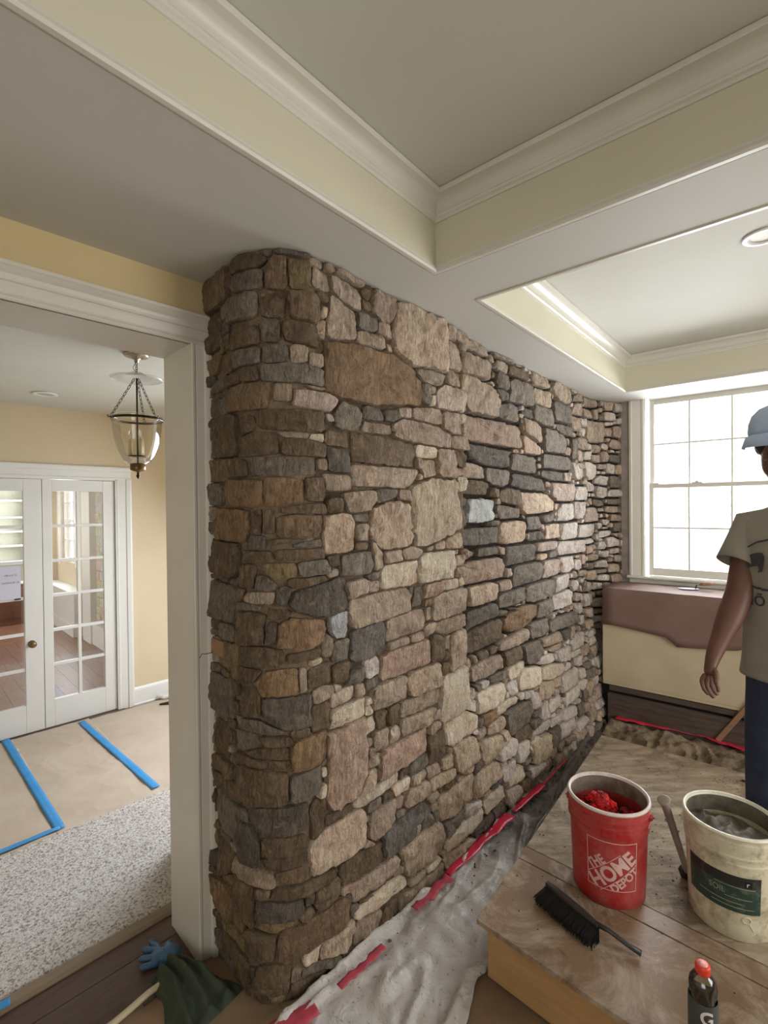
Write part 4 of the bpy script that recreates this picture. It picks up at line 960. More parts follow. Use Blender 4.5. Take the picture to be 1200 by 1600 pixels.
def frame_bm(x0,x1,y0,y1,t):
    bm=bmesh.new(); o=[(x0,y0),(x1,y0),(x1,y1),(x0,y1)]; i=[(x0+t,y0+t),(x1-t,y0+t),(x1-t,y1-t),(x0+t,y1-t)]
    a=[bm.verts.new((*p,0)) for p in o]; c=[bm.verts.new((*p,0)) for p in i]
    for k in range(4): bm.faces.new((a[k],a[(k+1)%4],c[(k+1)%4],c[k]))
    return bm
def wrap(bm,name,mat,parent,rf,th0,zc,rot=0,dx=0,dz=0,lim=None,off=.0007):
    if lim:
        c_,s_=math.cos(rot),math.sin(rot)
    bmesh.ops.triangulate(bm,faces=bm.faces)
    for _ in range(4):
        es=[e for e in bm.edges if e.calc_length()>.012]
        if not es: break
        bmesh.ops.subdivide_edges(bm,edges=es,cuts=1); bmesh.ops.triangulate(bm,faces=bm.faces)
    c_,s_=math.cos(rot),math.sin(rot)
    for v in bm.verts:
        x,y=v.co.x,v.co.y; x,y=x*c_-y*s_+dx,x*s_+y*c_+dz; v.co=(x,y,0)
    if lim:
        for co,no in (((lim[0],0,0),(-1,0,0)),((lim[1],0,0),(1,0,0)),((0,lim[2],0),(0,-1,0)),((0,lim[3],0),(0,1,0))):
            bmesh.ops.bisect_plane(bm,geom=bm.verts[:]+bm.edges[:]+bm.faces[:],plane_co=co,plane_no=no,clear_outer=True)
    for v in bm.verts:
        x,y=v.co.x,v.co.y; z=zc+y; r=rf(z)+off; a=th0+x/rf(zc); v.co=(r*math.cos(a),r*math.sin(a),z)
    me=bpy.data.meshes.new(name); bm.to_mesh(me); bm.free(); me.materials.append(mat); o=bpy.data.objects.new(name,me); C.objects.link(o); o.parent=parent; return o
BH=.37; RT=.151; RBm=.131
def rf(z): 
    return RBm+(RT-.006-RBm)*z/BH
def bucket(name,label,loc,mat,inner,rimm,rings,rotz=0):
    t=thing(name,label,'bucket',loc,rotz)
    out=[(.001,.004),(RBm-.008,.004),(RBm-.004,.0),(RBm,.004)]
    for z in (.05,.1,.15,.2,.25): out.append((rf(z),z))
    for z,p in rings: out.append((rf(z)+p,z))
    out+= [(rf(.362),.362)]
    inn=[(rf(.362)-.004,.362),(rf(.2)-.004,.2),(RBm-.004,.01),(.001,.01)]
    b_=MB().lathe(out+inn,56).build('body',mat,parent=t,smooth=True); b_.data.set_sharp_from_angle(angle=R(50))
    MB().lathe([(rf(.36)-.006,.360),(rf(.36)+.006,.360),(rf(.36)+.0075,.365),(rf(.36)+.004,.3705),(rf(.36)-.003,.3705),(rf(.36)-.006,.360)],56).build('rim',rimm,parent=t,smooth=True)
    MB().lathe([(rf(.3)-.0045,.3),(rf(.355)-.0045,.3595)],56).build('inner_wall',inner,parent=t,smooth=True)
    return t
def mat_bucket(name,base,dirt,fac0,fac1,sc=9,rough=.4,tr=0):
    m,nt,b=nodes(name); v=texco(nt); f=ramp(nt,noisy(nt,v,sc,7,.75,.5),[(fac0,0),(fac1,1)])
    nt.links.new(mix(nt,base,dirt,f),b.inputs['Base Color']); b.inputs['Roughness'].default_value=rough; bump(nt,b,noisy(nt,v,40,4,.7),.15,.003); return m
M['redb']=mat_bucket('red_bucket_plastic',rgb(168,30,32),rgb(186,100,94),.38,.78,10)
M['redi']=mat_bucket('dusty_red_inside',rgb(104,64,56),rgb(132,122,108),.3,.55,8,.8)
M['rimr']=mat_bucket('pale_dusty_rim',rgb(206,188,180),rgb(226,220,214),.35,.7,20)
M['whiteb']=mat_bucket('dirty_cream_bucket',rgb(212,204,178),rgb(128,116,84),.47,.72,14,.5)
M['whitei']=mat_bucket('dirty_bucket_inside',rgb(120,112,96),rgb(84,76,64),.4,.65,12,.7)
M['rimw']=mat_bucket('cream_rim',rgb(232,226,206),rgb(190,180,150),.5,.8,16)
def place(px,py,z,px2=None):
    return on_z(px,py,z)
rc=on_z(950,1237,PZ+BH); rb=Vector((rc.x,rc.y,PZ)); print('red bucket',rc)
rings=[(.272,0),(.275,.007),(.283,.008),(.286,.001),(.30,.001),(.303,.006),(.309,.006),(.312,.001),(.325,.001),(.328,.005),(.333,.005),(.336,.0),(.35,0)]
red=bucket('bucket','red plastic bucket with pale printed shop lettering, holding rubble coloured red as if lit through the plastic',rb,M['redb'],M['redi'],M['rimr'],rings)
thc=math.atan2(-rb.y,-rb.x)+.10
M['pale']=mat_plain('pale_pink_print',rgb(226,190,184),rgb(214,166,160),.5,14,0)
zc_=.164; lim=(-.086,.086,-.088,.088)
wrap(frame_bm(-.09,.09,-.092,.092,.0028),'logo_frame',M['pale'],red,rf,thc,zc_)
for txt,w_,h_,ax,ay in (('THE',.070,.036,-.030,.050),('HOME',.190,.060,0.004,-.003),('DEPOT',.120,.034,.016,-.056)):
    ro=R(40); c_,s_=math.cos(ro),math.sin(ro)
    wrap(textmesh(txt,w_,h_,.035),'lettering',M['pale'],red,rf,thc,zc_,ro,ax*c_-ay*s_-.004,ax*s_+ay*c_-.016,lim,.0009)
for dy in (.033,-.037):
    wrap(rect_bm(-.12,.12,-.0012,.0012),'logo_rule',M['pale'],red,rf,thc,zc_,R(40),-dy*math.sin(R(40)),dy*math.cos(R(40))-.016,(-.089,.089,-.10,.05),.0008)
# ears and wire handle
def ear_handle(t,a0,drop,mat):
    for a in (a0,a0+math.pi):
        p=Vector((math.cos(a)*(rf(.3)+.006),math.sin(a)*(rf(.3)+.006),.315)); MB().lathe([(.001,-.010),(.014,-.010),(.014,.004),(.008,.008),(.001,.008)],14,Matrix.Translation(p)@Matrix.Rotation(a,4,'Z')@Matrix.Rotation(R(90),4,'Y')).build('handle_ear',mat,parent=t,smooth=True)
    pts=[]; n=26
    for k in range(n+1):
        q=k/n*math.pi; side=Vector((math.cos(a0),math.sin(a0),0)); per=Vector((-side.y,side.x,0)); rr=rf(.3)+.018
        pts.append(side*math.cos(q)*rr+per*math.sin(q)*(rr+.003)+Vector((0,0,.315-math.sin(q)*drop)))
    MB().tube(pts,.0022,6).build('wire_handle',M['bronze'],parent=t,smooth=True)
ear_handle(red,math.atan2(-rb.y,-rb.x)+R(84),.10,M['redb'])
# rubble; red light through the bucket plastic is painted into its colour
M['litrub']=mat_bucket('rubble_lit_red',rgb(236,10,14),rgb(90,4,6),.42,.60,16,.7)
M['dimlitrub']=mat_bucket('rubble_dimly_lit_red',rgb(74,14,14),rgb(30,16,14),.40,.6,20,.8)  # bed of the same rubble, painted with less of the red light
mb=MB(); vs=[]; n1,n2=44,20
for i in range(n2+1):
    for k in range(n1):
        r=i/n2*(rf(.28)-.006); a=2*math.pi*k/n1; x,y=r*math.cos(a),r*math.sin(a)
        z=.245+.045*noise.noise(Vector((x*14,y*14,5)))+.02*noise.noise(Vector((x*34,y*34,2)))
        dv=Vector((x,y))-Vector((.055,-.05)); z-=.08*math.exp(-dv.length_squared/.0022); dv=Vector((x,y))-Vector((-.02,.03)); z+=.05*math.exp(-dv.length_squared/.003)
        vs.append((x,y,z))
mb.add(vs,[(i*n1+k,i*n1+(k+1)%n1,(i+1)*n1+(k+1)%n1,(i+1)*n1+k) for i in range(n2) for k in range(n1)])
o=mb.build('rubble_bed',M['dimlitrub'],parent=red,smooth=True,kind='stuff')
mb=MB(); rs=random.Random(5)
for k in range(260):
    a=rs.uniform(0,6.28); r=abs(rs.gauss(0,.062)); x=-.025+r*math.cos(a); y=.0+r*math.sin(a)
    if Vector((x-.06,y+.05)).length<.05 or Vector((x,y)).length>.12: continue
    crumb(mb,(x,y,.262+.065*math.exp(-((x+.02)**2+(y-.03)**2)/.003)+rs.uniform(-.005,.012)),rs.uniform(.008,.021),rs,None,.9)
mb.build('rubble_pieces',M['litrub'],parent=red,kind='stuff')
wc_=on_z(1141,1271,PZ+BH); wb=Vector((wc_.x,wc_.y,PZ)); print('white bucket',wc_)
rings2=[(.262,0),(.265,.005),(.270,.005),(.273,.0),(.285,0),(.288,.006),(.296,.006),(.299,0),(.318,0),(.321,.006),(.345,.006),(.348,.001),(.355,.001)]
wh=bucket('bucket','dirty cream plastic bucket with a dark green label, full of grey mortar',wb,M['whiteb'],M['whitei'],M['rimw'],rings2)
thw=math.atan2(-wb.y,-wb.x)
M['glabel']=mat_bucket('dark_green_label',rgb(44,66,56),rgb(110,120,104),.50,.72,22,.5)
M['glabel2']=mat_bucket('black_label_band',rgb(38,40,40),rgb(90,92,86),.52,.75,22,.5)
M['lettergrey']=mat_plain('worn_pale_print',rgb(176,180,164),rgb(140,146,130),.5,30,0)
tl=thw-.20
wrap(rect_bm(-.118,.118,-.062,.030),'label',M['glabel'],wh,rf,tl,.165)
wrap(rect_bm(-.118,.118,.030,.066),'label_band',M['glabel2'],wh,rf,tl,.165)
wrap(textmesh('SOIL',.048,.020,.0),'lettering',M['lettergrey'],wh,rf,tl,.165,0,-.012,.005,None,.0016)
for y,x0,x1 in ((.026,-.02,.10),(-.012,.01,.09),(-.030,-.07,.06),(-.045,-.03,.095)):
    wrap(rect_bm(x0,x1,-.0011,.0011),'label_rule',M['lettergrey'],wh,rf,tl,.165+y,0,0,0,None,.0014)
wrap(rect_bm(.068,.090,-.010,.012),'label_square',M['void'],wh,rf,tl,.207,0,0,0,None,.0014); wrap(textmesh('r',.008,.011,.01),'lettering',M['white'],wh,rf,tl,.207,0,.078,0,None,.002)
rb_=MB(); 
for pts_ in ([(math.cos(k/14*6.283)*.013,math.sin(k/14*6.283)*.011) for k in range(14)],):
    P3=[]
    for x,y in pts_:
        z=.082+y; a=tl+(.072+x)/rf(.08); P3.append((math.cos(a)*(rf(z)+.001),math.sin(a)*(rf(z)+.001),z))
    rb_.tube(P3,.0022,6,closed=True)
P3=[]
for k in range(6):
    x,y=.080+k*.003,.072-k*.0055; a=tl+x/rf(.08); P3.append((math.cos(a)*(rf(y)+.001),math.sin(a)*(rf(y)+.001),y))
rb_.tube(P3,.002,6); rb_.build('embossed_mark',M['whiteb'],parent=wh,smooth=True)
ear_handle(wh,thw+R(95),.10,M['whiteb'])
M['mortarwet']=mat_plain('grey_mortar_mix',rgb(128,120,110),rgb(84,76,68),.7,14,.9,40)
mb=MB(); vs=[]; n1,n2=48,26
for i in range(n2+1):
    for k in range(n1):
        r=i/n2*(rf(.33)-.005); a=2*math.pi*k/n1; x,y=r*math.cos(a),r*math.sin(a); q=x*.8-y*.6
        z=.305+.018*noise.noise(Vector((x*12,y*12,8)))+.010*noise.noise(Vector((x*38,y*38,3)))+.03*(1-abs(noise.noise(Vector((q*16,(x*.6+y*.8)*5,1))))*3)*(1-(i/n2)**4)-.03*(x*.6+y*.4)/.14
        vs.append((x,y,min(z,.36)))
mb.add(vs,[(i*n1+k,i*n1+(k+1)%n1,(i+1)*n1+(k+1)%n1,(i+1)*n1+k) for i in range(n2) for k in range(n1)])
mb.build('mortar_mix',M['mortarwet'],parent=wh,smooth=True,kind='stuff')
# tool with a round handle leaning against the far side of the cream bucket
hA=on_y(1037,1249,1.84); hB=Vector((hA.x+.16,hA.y+.10,PZ+.004))
tl_=thing('hand_tool','grey hand tool with a flared round handle end, leaning behind the cream bucket','tool',hB)
d=hA-hB; L=d.length; Mt=d.to_track_quat('Z','Y').to_matrix().to_4x4()
MB().lathe([(.001,0),(.010,0),(.011,.05),(.013,L*.6),(.015,L-.05),(.017,L-.02),(.022,L-.008),(.023,L-.002),(.018,L),(.001,L)],18,Mt).build('handle',mat_plain('grey_worn_handle',rgb(150,138,126),rgb(120,108,98),.6,12,.1),parent=tl_,smooth=True)
MB().box(-.03,.03,-.012,.012,0,.05,Mt).build('head',M['bronze'],parent=tl_,bevel=.004)
# ------------------------------------------------------------------ bottle
bp=on_z(1098,1506,PZ+.245); bp=Vector((bp.x,bp.y,PZ)); print('bottle',bp)
bt=thing('drink_bottle','clear plastic drink bottle with orange cap and dark sleeve lettered G','bottle',bp)
M['plastic']=mat_glass('clear_bottle_plastic',(.86,.86,.84),.10,.12)
body=[(.001,.0),(.028,.0),(.034,.006),(.035,.02),(.035,.06),(.033,.066),(.035,.072),(.035,.150),(.0335,.157),(.030,.162),(.0335,.170),(.0345,.185),(.032,.200),(.024,.214),(.015,.222),(.0135,.226),(.0135,.236)]
MB().lathe(body,32).build('body',M['plastic'],parent=bt,smooth=True)
MB().lathe([(.0356,.008),(.0358,.02),(.0358,.155),(.0345,.158)],32).build('sleeve',mat_plain('dark_grey_sleeve',rgb(74,78,74),rgb(62,66,62),.35,5,0),parent=bt,smooth=True)
MB().lathe([(.001,.246),(.014,.246),(.0175,.244),(.0185,.240),(.0185,.224),(.0175,.222),(.001,.222)],30).build('cap',mat_plain('orange_red_cap',rgb(230,72,50),rgb(222,64,44),.4,5,0),parent=bt,smooth=True)
MB().lathe([(.001,.2465),(.0125,.2465),(.0125,.246)],24).build('cap_disc',mat_plain('pink_cap_disc',rgb(246,168,160),rgb(240,150,144),.4,5,0),parent=bt,smooth=True)
wrap(textmesh('G',.030,.038,.03),'lettering',M['white'],bt,lambda z:.0358,math.atan2(-bp.y,-bp.x)+.25,.127,0,0,0,None,.0012)
bm=bmesh.new(); vv=[bm.verts.new((x,y,0)) for x,y in ((.004,.008),(-.006,-.001),(-.001,-.001),(-.004,-.009),(.006,.001),(.001,.001))]; bm.faces.new(vv)
wrap(bm,'lightning_mark',mat_plain('dark_red_mark',rgb(110,40,50),None,.4,5,0),bt,lambda z:.0358,math.atan2(-bp.y,-bp.x)+.25,.127,0,.001,0,None,.0018)
# ------------------------------------------------------------------ brush
q0=on_z(852,1392,PZ+.03); q1=on_z(932,1458,PZ+.03); q2=on_z(1002,1490,PZ+.015)
br=thing('bench_brush','black bench brush with grey handle lying on the platform before the red bucket','brush',(q0.x,q0.y,PZ))
d=(q1-q0); LBr=d.length; d.normalize(); Mb=Matrix.Translation(-Vector((q0.x,q0.y,PZ))+Vector((q0.x,q0.y,PZ)))@d.to_track_quat('X','Z').to_matrix().to_4x4()
s_=Vector((-d.y,d.x,0))
def bl(u_,sdd,z): p=d*u_+s_*sdd; return Vector((p.x,p.y,z))
mb=MB()
prof=[(0,.000),(.0,.001)]
blk=MB(); n=14; vs=[]
for i in range(n+1):
    t=i/n; hw=.022*(1-.35*max(0,t-.7)/.3)*(.75+.25*min(1,t*8)); zt=.062-.006*t
    for sdd,z in ((-hw*.3,.046),(hw,.046),(hw*1.0,zt-.004),(hw*.7,zt),(-hw*.1,zt),(-hw*.3,zt-.004)): vs.append(bl(LBr*t,sdd+.006,z))
blk.add(vs,[(i*6+k,i*6+(k+1)%6,(i+1)*6+(k+1)%6,(i+1)*6+k) for i in range(n) for k in range(6)]+[(5,4,3,2,1,0),tuple(n*6+k for k in range(6))])
blk.build('block',M['blackplastic'],parent=br,smooth=True).data.set_sharp_from_angle(angle=R(30))
e=q2-Vector((q0.x,q0.y,PZ)); h0=bl(LBr-.01,.012,.05)
hp=[h0,h0.lerp(e,.3)+Vector((0,0,.006)),h0.lerp(e,.7),e]
MB().tube([Vector(p) for p in hp],[.009,.008,.008,.010],10).build('handle',M['blackplastic'],parent=br,smooth=True)
rs=random.Random(8); mb=MB()
for k in range(1500):
    u_=rs.uniform(.0,LBr); a=bl(u_,rs.uniform(-.004,.022),.048); b_=bl(u_+rs.gauss(0,.006)+(u_/LBr-.5)*.02,rs.uniform(-.055,-.005),rs.uniform(.001,.03)); w_=Vector((d.x,d.y,0))*.0016
    mb.add([a-w_,a+w_,b_+w_,b_-w_],[(0,1,2,3)])
mb.build('bristles',M['black'],parent=br,kind='stuff')
# ------------------------------------------------------------------ crumpled paper and red tape before the window box
M['crump']=mat_bucket('crumpled_brown_paper',rgb(150,130,106),rgb(84,74,62),.42,.62,7,.85)
a=on_z(938,1146,.02); b_=on_z(1215,1245,.02); c=on_z(955,1122,.09); d_=on_z(1235,1190,.09)
mb=MB(); vs=[]; n1,n2=80,26
for i in range(n1+1):
    for j in range(n2+1):
        p=a.lerp(b_,i/n1).lerp(c.lerp(d_,i/n1),j/n2); q=Vector((p.x*7,p.y*7,1)); t=j/n2
        z=.01+.075*t+.028*(1-abs(noise.noise(q*1.7))*3.2)*min(1,t*4)*(.4+.6*(1-t))+.02*noise.noise(q*3); vs.append((p.x,p.y,max(z,.008)))
mb.add(vs,[(i*(n2+1)+j,(i+1)*(n2+1)+j,(i+1)*(n2+1)+j+1,i*(n2+1)+j+1) for i in range(n1) for j in range(n2)])
o=mb.build('crumpled_paper',M['crump'],smooth=True); q=o.modifiers.new('thick','SOLIDIFY'); q.thickness=.001; o.data.set_sharp_from_angle(angle=R(35)); tag(o,'crumpled brown paper heaped between the platform and the window box','paper')
tape(on_z(962,1122,.10),on_z(1095,1150,.10),.075,.105,M['redtape'],'left red tape strip under the window box',amp=.007,torn=.4)
tape(on_z(1090,1148,.10),on_z(1200,1188,.10),.08,.11,M['redtape'],'right red tape strip under the window box, near the leaning stick',amp=.007,torn=.4)
# leaning stick
sa=on_z(1121,1156,.115); sb=on_y(1182,1088,sa.y-.12); sc_=sa+(sb-sa)*1.9
st=MB(); dd=(sc_-sa); Ms=Matrix.Translation(sa)@dd.to_track_quat('Z','Y').to_matrix().to_4x4(); st.box(-.018,.018,-.016,.016,0,dd.length,Ms)
tag(st.build('wooden_stick',M['bareWood'],bevel=.003),'pale wooden stick leaning up behind the person','stick')
# trowel on the paper-covered box
tp=on_z(1080,921,BZ+.008); Mt=Matrix.Translation(tp)@Matrix.Rotation(R(-30),4,'Z')
tr=thing('trowel','small trowel lying on the paper-covered box below the window','trowel',tp,R(-20))
tm=MB(); tm.add([(-.09,-.0,.004),(-.055,-.038,.004),(.0,-.045,.004),(.05,-.012,.004),(.05,.012,.004),(.0,.045,.004),(-.055,.038,.004)]+[(-.09,0,.007),(-.055,-.038,.007),(.0,-.045,.007),(.05,-.012,.007),(.05,.012,.007),(.0,.045,.007),(-.055,.038,.007)],[(6,5,4,3,2,1,0),(7,8,9,10,11,12,13)]+[(k,(k+1)%7,7+(k+1)%7,7+k) for k in range(7)])
tm.build('blade',mat_plain('pale_steel',rgb(190,206,214),rgb(170,186,196),.3,8,0,metal=.7),parent=tr)
MB().tube([(.03,0,.007),(.035,0,.035),(.06,0,.042)],.004,8).build('tang',M['bronze'],parent=tr,smooth=True)
MB().tube([(.055,0,.042),(.08,0,.044),(.12,0,.046),(.15,0,.047)],[.010,.013,.012,.009],12).build('handle',M['bareWood'],parent=tr,smooth=True)
# paper sign on the left door leaf
sg0=opx(-14,888,YD-.002); sg1=opx(33,936,YD-.002); sg=thing('paper_sign','white printed paper sign taped inside the left glass door','sign',FO@Vector((sg0.x,YD+.006,sg1.z)),math.atan2(.712,.702))
wS=sg1.x-sg0.x; hS=opx(20,885,YD).z-sg1.z
MB().box(0,wS,0,.001,0,hS).build('sheet',mat_plain('sign_paper',rgb(206,206,222),rgb(200,200,218),.7,4,0),parent=sg)
def flat(bm,name,mat,par,x,z,y=-.0012):
    for v in bm.verts: v.co=(v.co.x+x,y,v.co.y+z)
    me=bpy.data.meshes.new(name); bm.to_mesh(me); bm.free(); me.materials.append(mat); o=bpy.data.objects.new(name,me); C.objects.link(o); o.parent=par
ink=mat_plain('grey_ink',rgb(120,120,136),None,.8,5,0)
flat(textmesh("don't",.075,.016,0),'lettering',ink,sg,wS*.66,hS*.74); flat(textmesh('unlock it',.105,.016,0),'lettering',ink,sg,wS*.66,hS*.52)
for x in (.02,wS-.02): MB().box(x-.02,x+.02,-.002,.0,-.006,.006).build('black_tape',M['blackplastic'],parent=sg)
# ------------------------------------------------------------------ recessed ceiling lights
def canlight(name,label,loc):
    t=thing(name,label,'light',loc); MB().lathe([(.050,0),(.078,0),(.080,-.003),(.076,-.007),(.056,-.008),(.050,-.002)],36).build('trim_ring',M['white'],parent=t,smooth=True)
    MB().lathe([(.001,.0),(.052,-.001)],28).build('lamp_face',mat_plain('unlit_lamp',rgb(196,190,172),None,.5,3,0),parent=t,smooth=True)
canlight('recessed_light','round recessed light in the ceiling coffer near the window',on_z(1194,368,ZC)-Vector((0,0,.001)))
canlight('recessed_light','round recessed light in the hall ceiling left of the lantern',on_z(70,615,ZF)-Vector((0,0,.001)))
# ------------------------------------------------------------------ hanging glass lantern
lp=on_y(213,553,2.60); lx,ly=lp.x,lp.y; ztop_=ZF
ln_=thing('pendant_lantern','glass bell jar pendant lantern hanging on chains in the hall','lantern',(lx,ly,0))
MB().lathe([(.001,ZF-.001),(.062,ZF-.001),(.064,ZF-.008),(.058,ZF-.014),(.03,ZF-.022),(.012,ZF-.03),(.010,ZF-.045),(.001,ZF-.046)],30).build('canopy',M['nickel'],parent=ln_,smooth=True)
zd_=1.75+(797-592)*2.60/760; zr=1.75+(797-655)*2.60/760; zbot=1.75+(797-727)*2.60/760; print('lantern z',zd_,zr,zbot)
def chain(a,b,n,par,r=.0016,w_=.006):
    a=Vector(a);b=Vector(b); d=(b-a)/n; mb=MB(); q=d.normalized(); s=q.cross(Vector((.3,.7,.1))).normalized(); s2=q.cross(s)
    for i in range(n):
        c=a+d*(i+.5); sd=s if i%2 else s2; mb.tube([c+q*math.cos(k/10*6.2832)*d.length*.62+sd*math.sin(k/10*6.2832)*w_ for k in range(10)],r,5,closed=True)
    return mb.build('chain',M['bronze'],parent=par,smooth=True)
chain((0,0,ZF-.045),(0,0,zd_+.025),5,ln_)
MB().tube([(0,0,ZF-.04),(-.02,0,ZF-.07),(-.015,0,zd_+.05),(0,0,zd_+.03)],.002,6).build('cord',M['nickel'],parent=ln_,smooth=True)
MB().lathe([(.012,zd_+.034),(.03,zd_+.03),(.05,zd_+.018),(.07,zd_+.004),(.10,zd_-.004),(.128,zd_-.002),(.128,zd_-.005),(.10,zd_-.007),(.068,zd_),(.048,zd_+.014),(.012,zd_+.03)],44).build('smoke_bell',mat_glass('smoke_bell_glass',(.97,.97,.97),.16,.35,.3),parent=ln_,smooth=True)
rz=.122
jar=[(rz-.004,zr+.012),(rz+.002,zr+.014),(rz+.003,zr+.006),(rz,zr),(rz-.002,zr-.03)]
Hj=zr-zbot
for k in range(1,11):
    t=k/10; jar.append((.032+(rz-.034)*math.sqrt(max(0,1-t**2.1))*(1-.12*t)+.0, zr-.03-(Hj-.03)*t))
inner=[(r-.0025,z) for r,z in jar[::-1]]
MB().lathe(jar+inner,48).build('bell_jar',M['jarglass'],parent=ln_,smooth=True)
MB().lathe([(rz+.001,zr+.002),(rz+.005,zr+.002),(rz+.005,zr-.010),(rz+.001,zr-.010)],48).build('rim_band',M['bronze'],parent=ln_,smooth=True)
for k in range(3):
    a=R(-20+120*k); e=Vector((math.cos(a)*(rz+.004),math.sin(a)*(rz+.004),zr+.0)); chain((math.cos(a)*.012,math.sin(a)*.012,zd_-.004),e,11,ln_)
    MB().tube([e,e+Vector((math.cos(a)*.012,math.sin(a)*.012,-.004)),e+Vector((math.cos(a)*.014,math.sin(a)*.014,.008))],.003,6).build('hook',M['bronze'],parent=ln_,smooth=True)
MB().lathe([(.0045,zbot),(.0045,zd_+.0)],12,cap0=True,cap1=True).build('stem',M['bronze'],parent=ln_,smooth=True)
MB().lathe([(.001,zbot-.04),(.010,zbot-.036),(.036,zbot-.028),(.038,zbot-.022),(.038,zbot+.004),(.034,zbot+.008),(.001,zbot+.008)],30).build('base_cup',M['brass'],parent=ln_,smooth=True)
MB().lathe([(.001,zbot-.075),(.006,zbot-.066),(.010,zbot-.058),(.006,zbot-.050),(.005,zbot-.038),(.001,zbot-.036)],16).build('finial',M['bronze'],parent=ln_,smooth=True)
MB().lathe([(.001,zbot+.045),(.045,zbot+.045),(.045,zbot+.05),(.001,zbot+.05)],24).build('candle_plate',M['bronze'],parent=ln_,smooth=True)
wax=mat_plain('ivory_candle_sleeve',rgb(232,220,186),rgb(222,208,172),.5,8,0)
for k in range(3):
    a=R(200+120*k); c_=Vector((math.cos(a)*.035,math.sin(a)*.035,0)); cn=MB().lathe([(.001,zbot+.05),(.010,zbot+.05),(.010,zbot+.135),(.001,zbot+.136)],14,Matrix.Translation(c_)).build('candle_sleeve',wax,parent=ln_,smooth=True)
    MB().lathe([(.001,zbot+.136),(.006,zbot+.138),(.010,zbot+.150),(.007,zbot+.168),(.001,zbot+.185)],12,Matrix.Translation(c_)).build('bulb',M['jarglass'],parent=cn,smooth=True)
# ------------------------------------------------------------------ glove, rag, cord by the jamb
def skin(name,nodes_,edges,mat,parent=None,sub=2,root=0,pre=None):
    bm=bmesh.new(); ly_=bm.verts.layers.skin.verify(); vs=[bm.verts.new(p) for p,_ in nodes_]
    for v,(p,r) in zip(vs,nodes_): v[ly_].radius=(r,r) if not isinstance(r,tuple) else r
    vs[root][ly_].use_root=True
    for a,b in edges: bm.edges.new((vs[a],vs[b]))
    me=bpy.data.meshes.new(name); bm.to_mesh(me); bm.free(); o=bpy.data.objects.new(name,me); C.objects.link(o)
    s=o.modifiers.new('skin','SKIN'); s.use_smooth_shade=True; ss=o.modifiers.new('sub','SUBSURF'); ss.levels=sub; ss.render_levels=sub
    bpy.context.view_layer.update(); dg=bpy.context.evaluated_depsgraph_get(); m2=bpy.data.meshes.new_from_object(o.evaluated_get(dg)); o.modifiers.clear(); o.data=m2; m2.name=name
    m2.materials.clear(); m2.materials.append(mat); m2.polygons.foreach_set('use_smooth',[True]*len(m2.polygons))
    if parent is not None: o.parent=parent
    return o
gz=.016
g=lambda x,y,z=gz: on_z(x,y,z)
pl_=[(g(282,1494),.034),(g(262,1492),.032),(g(250,1494),.026)]
nd=list(pl_); ed=[(0,1),(1,2)]
for path,r in ((((247,1479),(233,1472),(243,1470)),.012),(((240,1484),(228,1484),(222,1485)),.012),(((240,1496),(224,1498),(216,1499)),.012),(((242,1506),(226,1511),(217,1514)),.0125)):
    prev=2 if r!=.0 else 1
    for k,(x,y) in enumerate(path[:2]+path[2:]):
        nd.append((g(x,y,gz-.002),r*(1-.08*k))); ed.append((prev,len(nd)-1)); prev=len(nd)-1
nd.append((g(262,1475,.014),.013)); ed.append((1,len(nd)-1)); nd.append((g(268,1470,.012),.011)); ed.append((len(nd)-2,len(nd)-1))
gl_=skin('work_glove',nd,ed,mat_plain('blue_rubber',rgb(64,104,140),rgb(54,90,122),.5,16,.2,60),sub=1)
tag(gl_,'blue rubber work glove lying on dark boards by the doorway jamb','glove')
# crumpled green rag
rm=mat_plain('dark_green_cloth',rgb(66,76,58),rgb(46,56,44),.85,10,.5,40); mb=MB(); vs=[]; n1,n2=60,60
ra=on_z(262,1524,.0); rb2=on_z(330,1590,.0); ax=(rb2-ra); La=ax.length; ax.normalize(); sx=Vector((-ax.y,ax.x,0))
for i in range(n1+1):
    t=i/n1
    for j in range(n2+1):
        s=j/n2*2-1; wd=(.055+.075*t)*(1+.15*noise.noise(Vector((t*4,0,s))))
        p=ra+ax*(La*1.15*t-.02)+sx*wd*s
        z=(.022+.05*math.sin(math.pi*min(1,t*1.0+.12)))*(1-abs(s)**2.5)+.018*math.sin(s*11+t*2.2)*(1-abs(s)**3)+.010*noise.noise(Vector((p.x*30,p.y*30,1)))
        e=min(1,i/3,(n1-i)/3); vs.append((p.x,p.y,.010+max(0,z)*e))
mb.add(vs,[(i*(n2+1)+j,(i+1)*(n2+1)+j,(i+1)*(n2+1)+j+1,i*(n2+1)+j+1) for i in range(n1) for j in range(n2)])
tag(mb.build('rag',rm,smooth=True),'crumpled dark green rag on brown paper at the foot of the jamb','rag')
cp=[on_z(x,y,.014) for x,y in ((150,1625),(178,1603),(205,1580),(232,1556),(255,1540),(268,1535))]
tag(MB().tube([p+Vector((0,0,.01)) for p in cp],.011,10).build('hose',mat_plain('cream_hose',rgb(204,192,160),rgb(188,174,142),.5,10,.1),smooth=True),'cream hose running from the green rag to the lower left','hose')
# thin bent wire sticking out beside the casing
wpos=on_y(322,1022,1.83); MB()
tag(MB().tube([wpos+Vector((.02,.03,0)),wpos,wpos+Vector((-.012,-.01,.004)),wpos+Vector((-.02,-.012,-.012))],.0015,6).build('wire',M['blackplastic'],smooth=True),'short dark wire curling out between jamb casing and stone wall','wire')
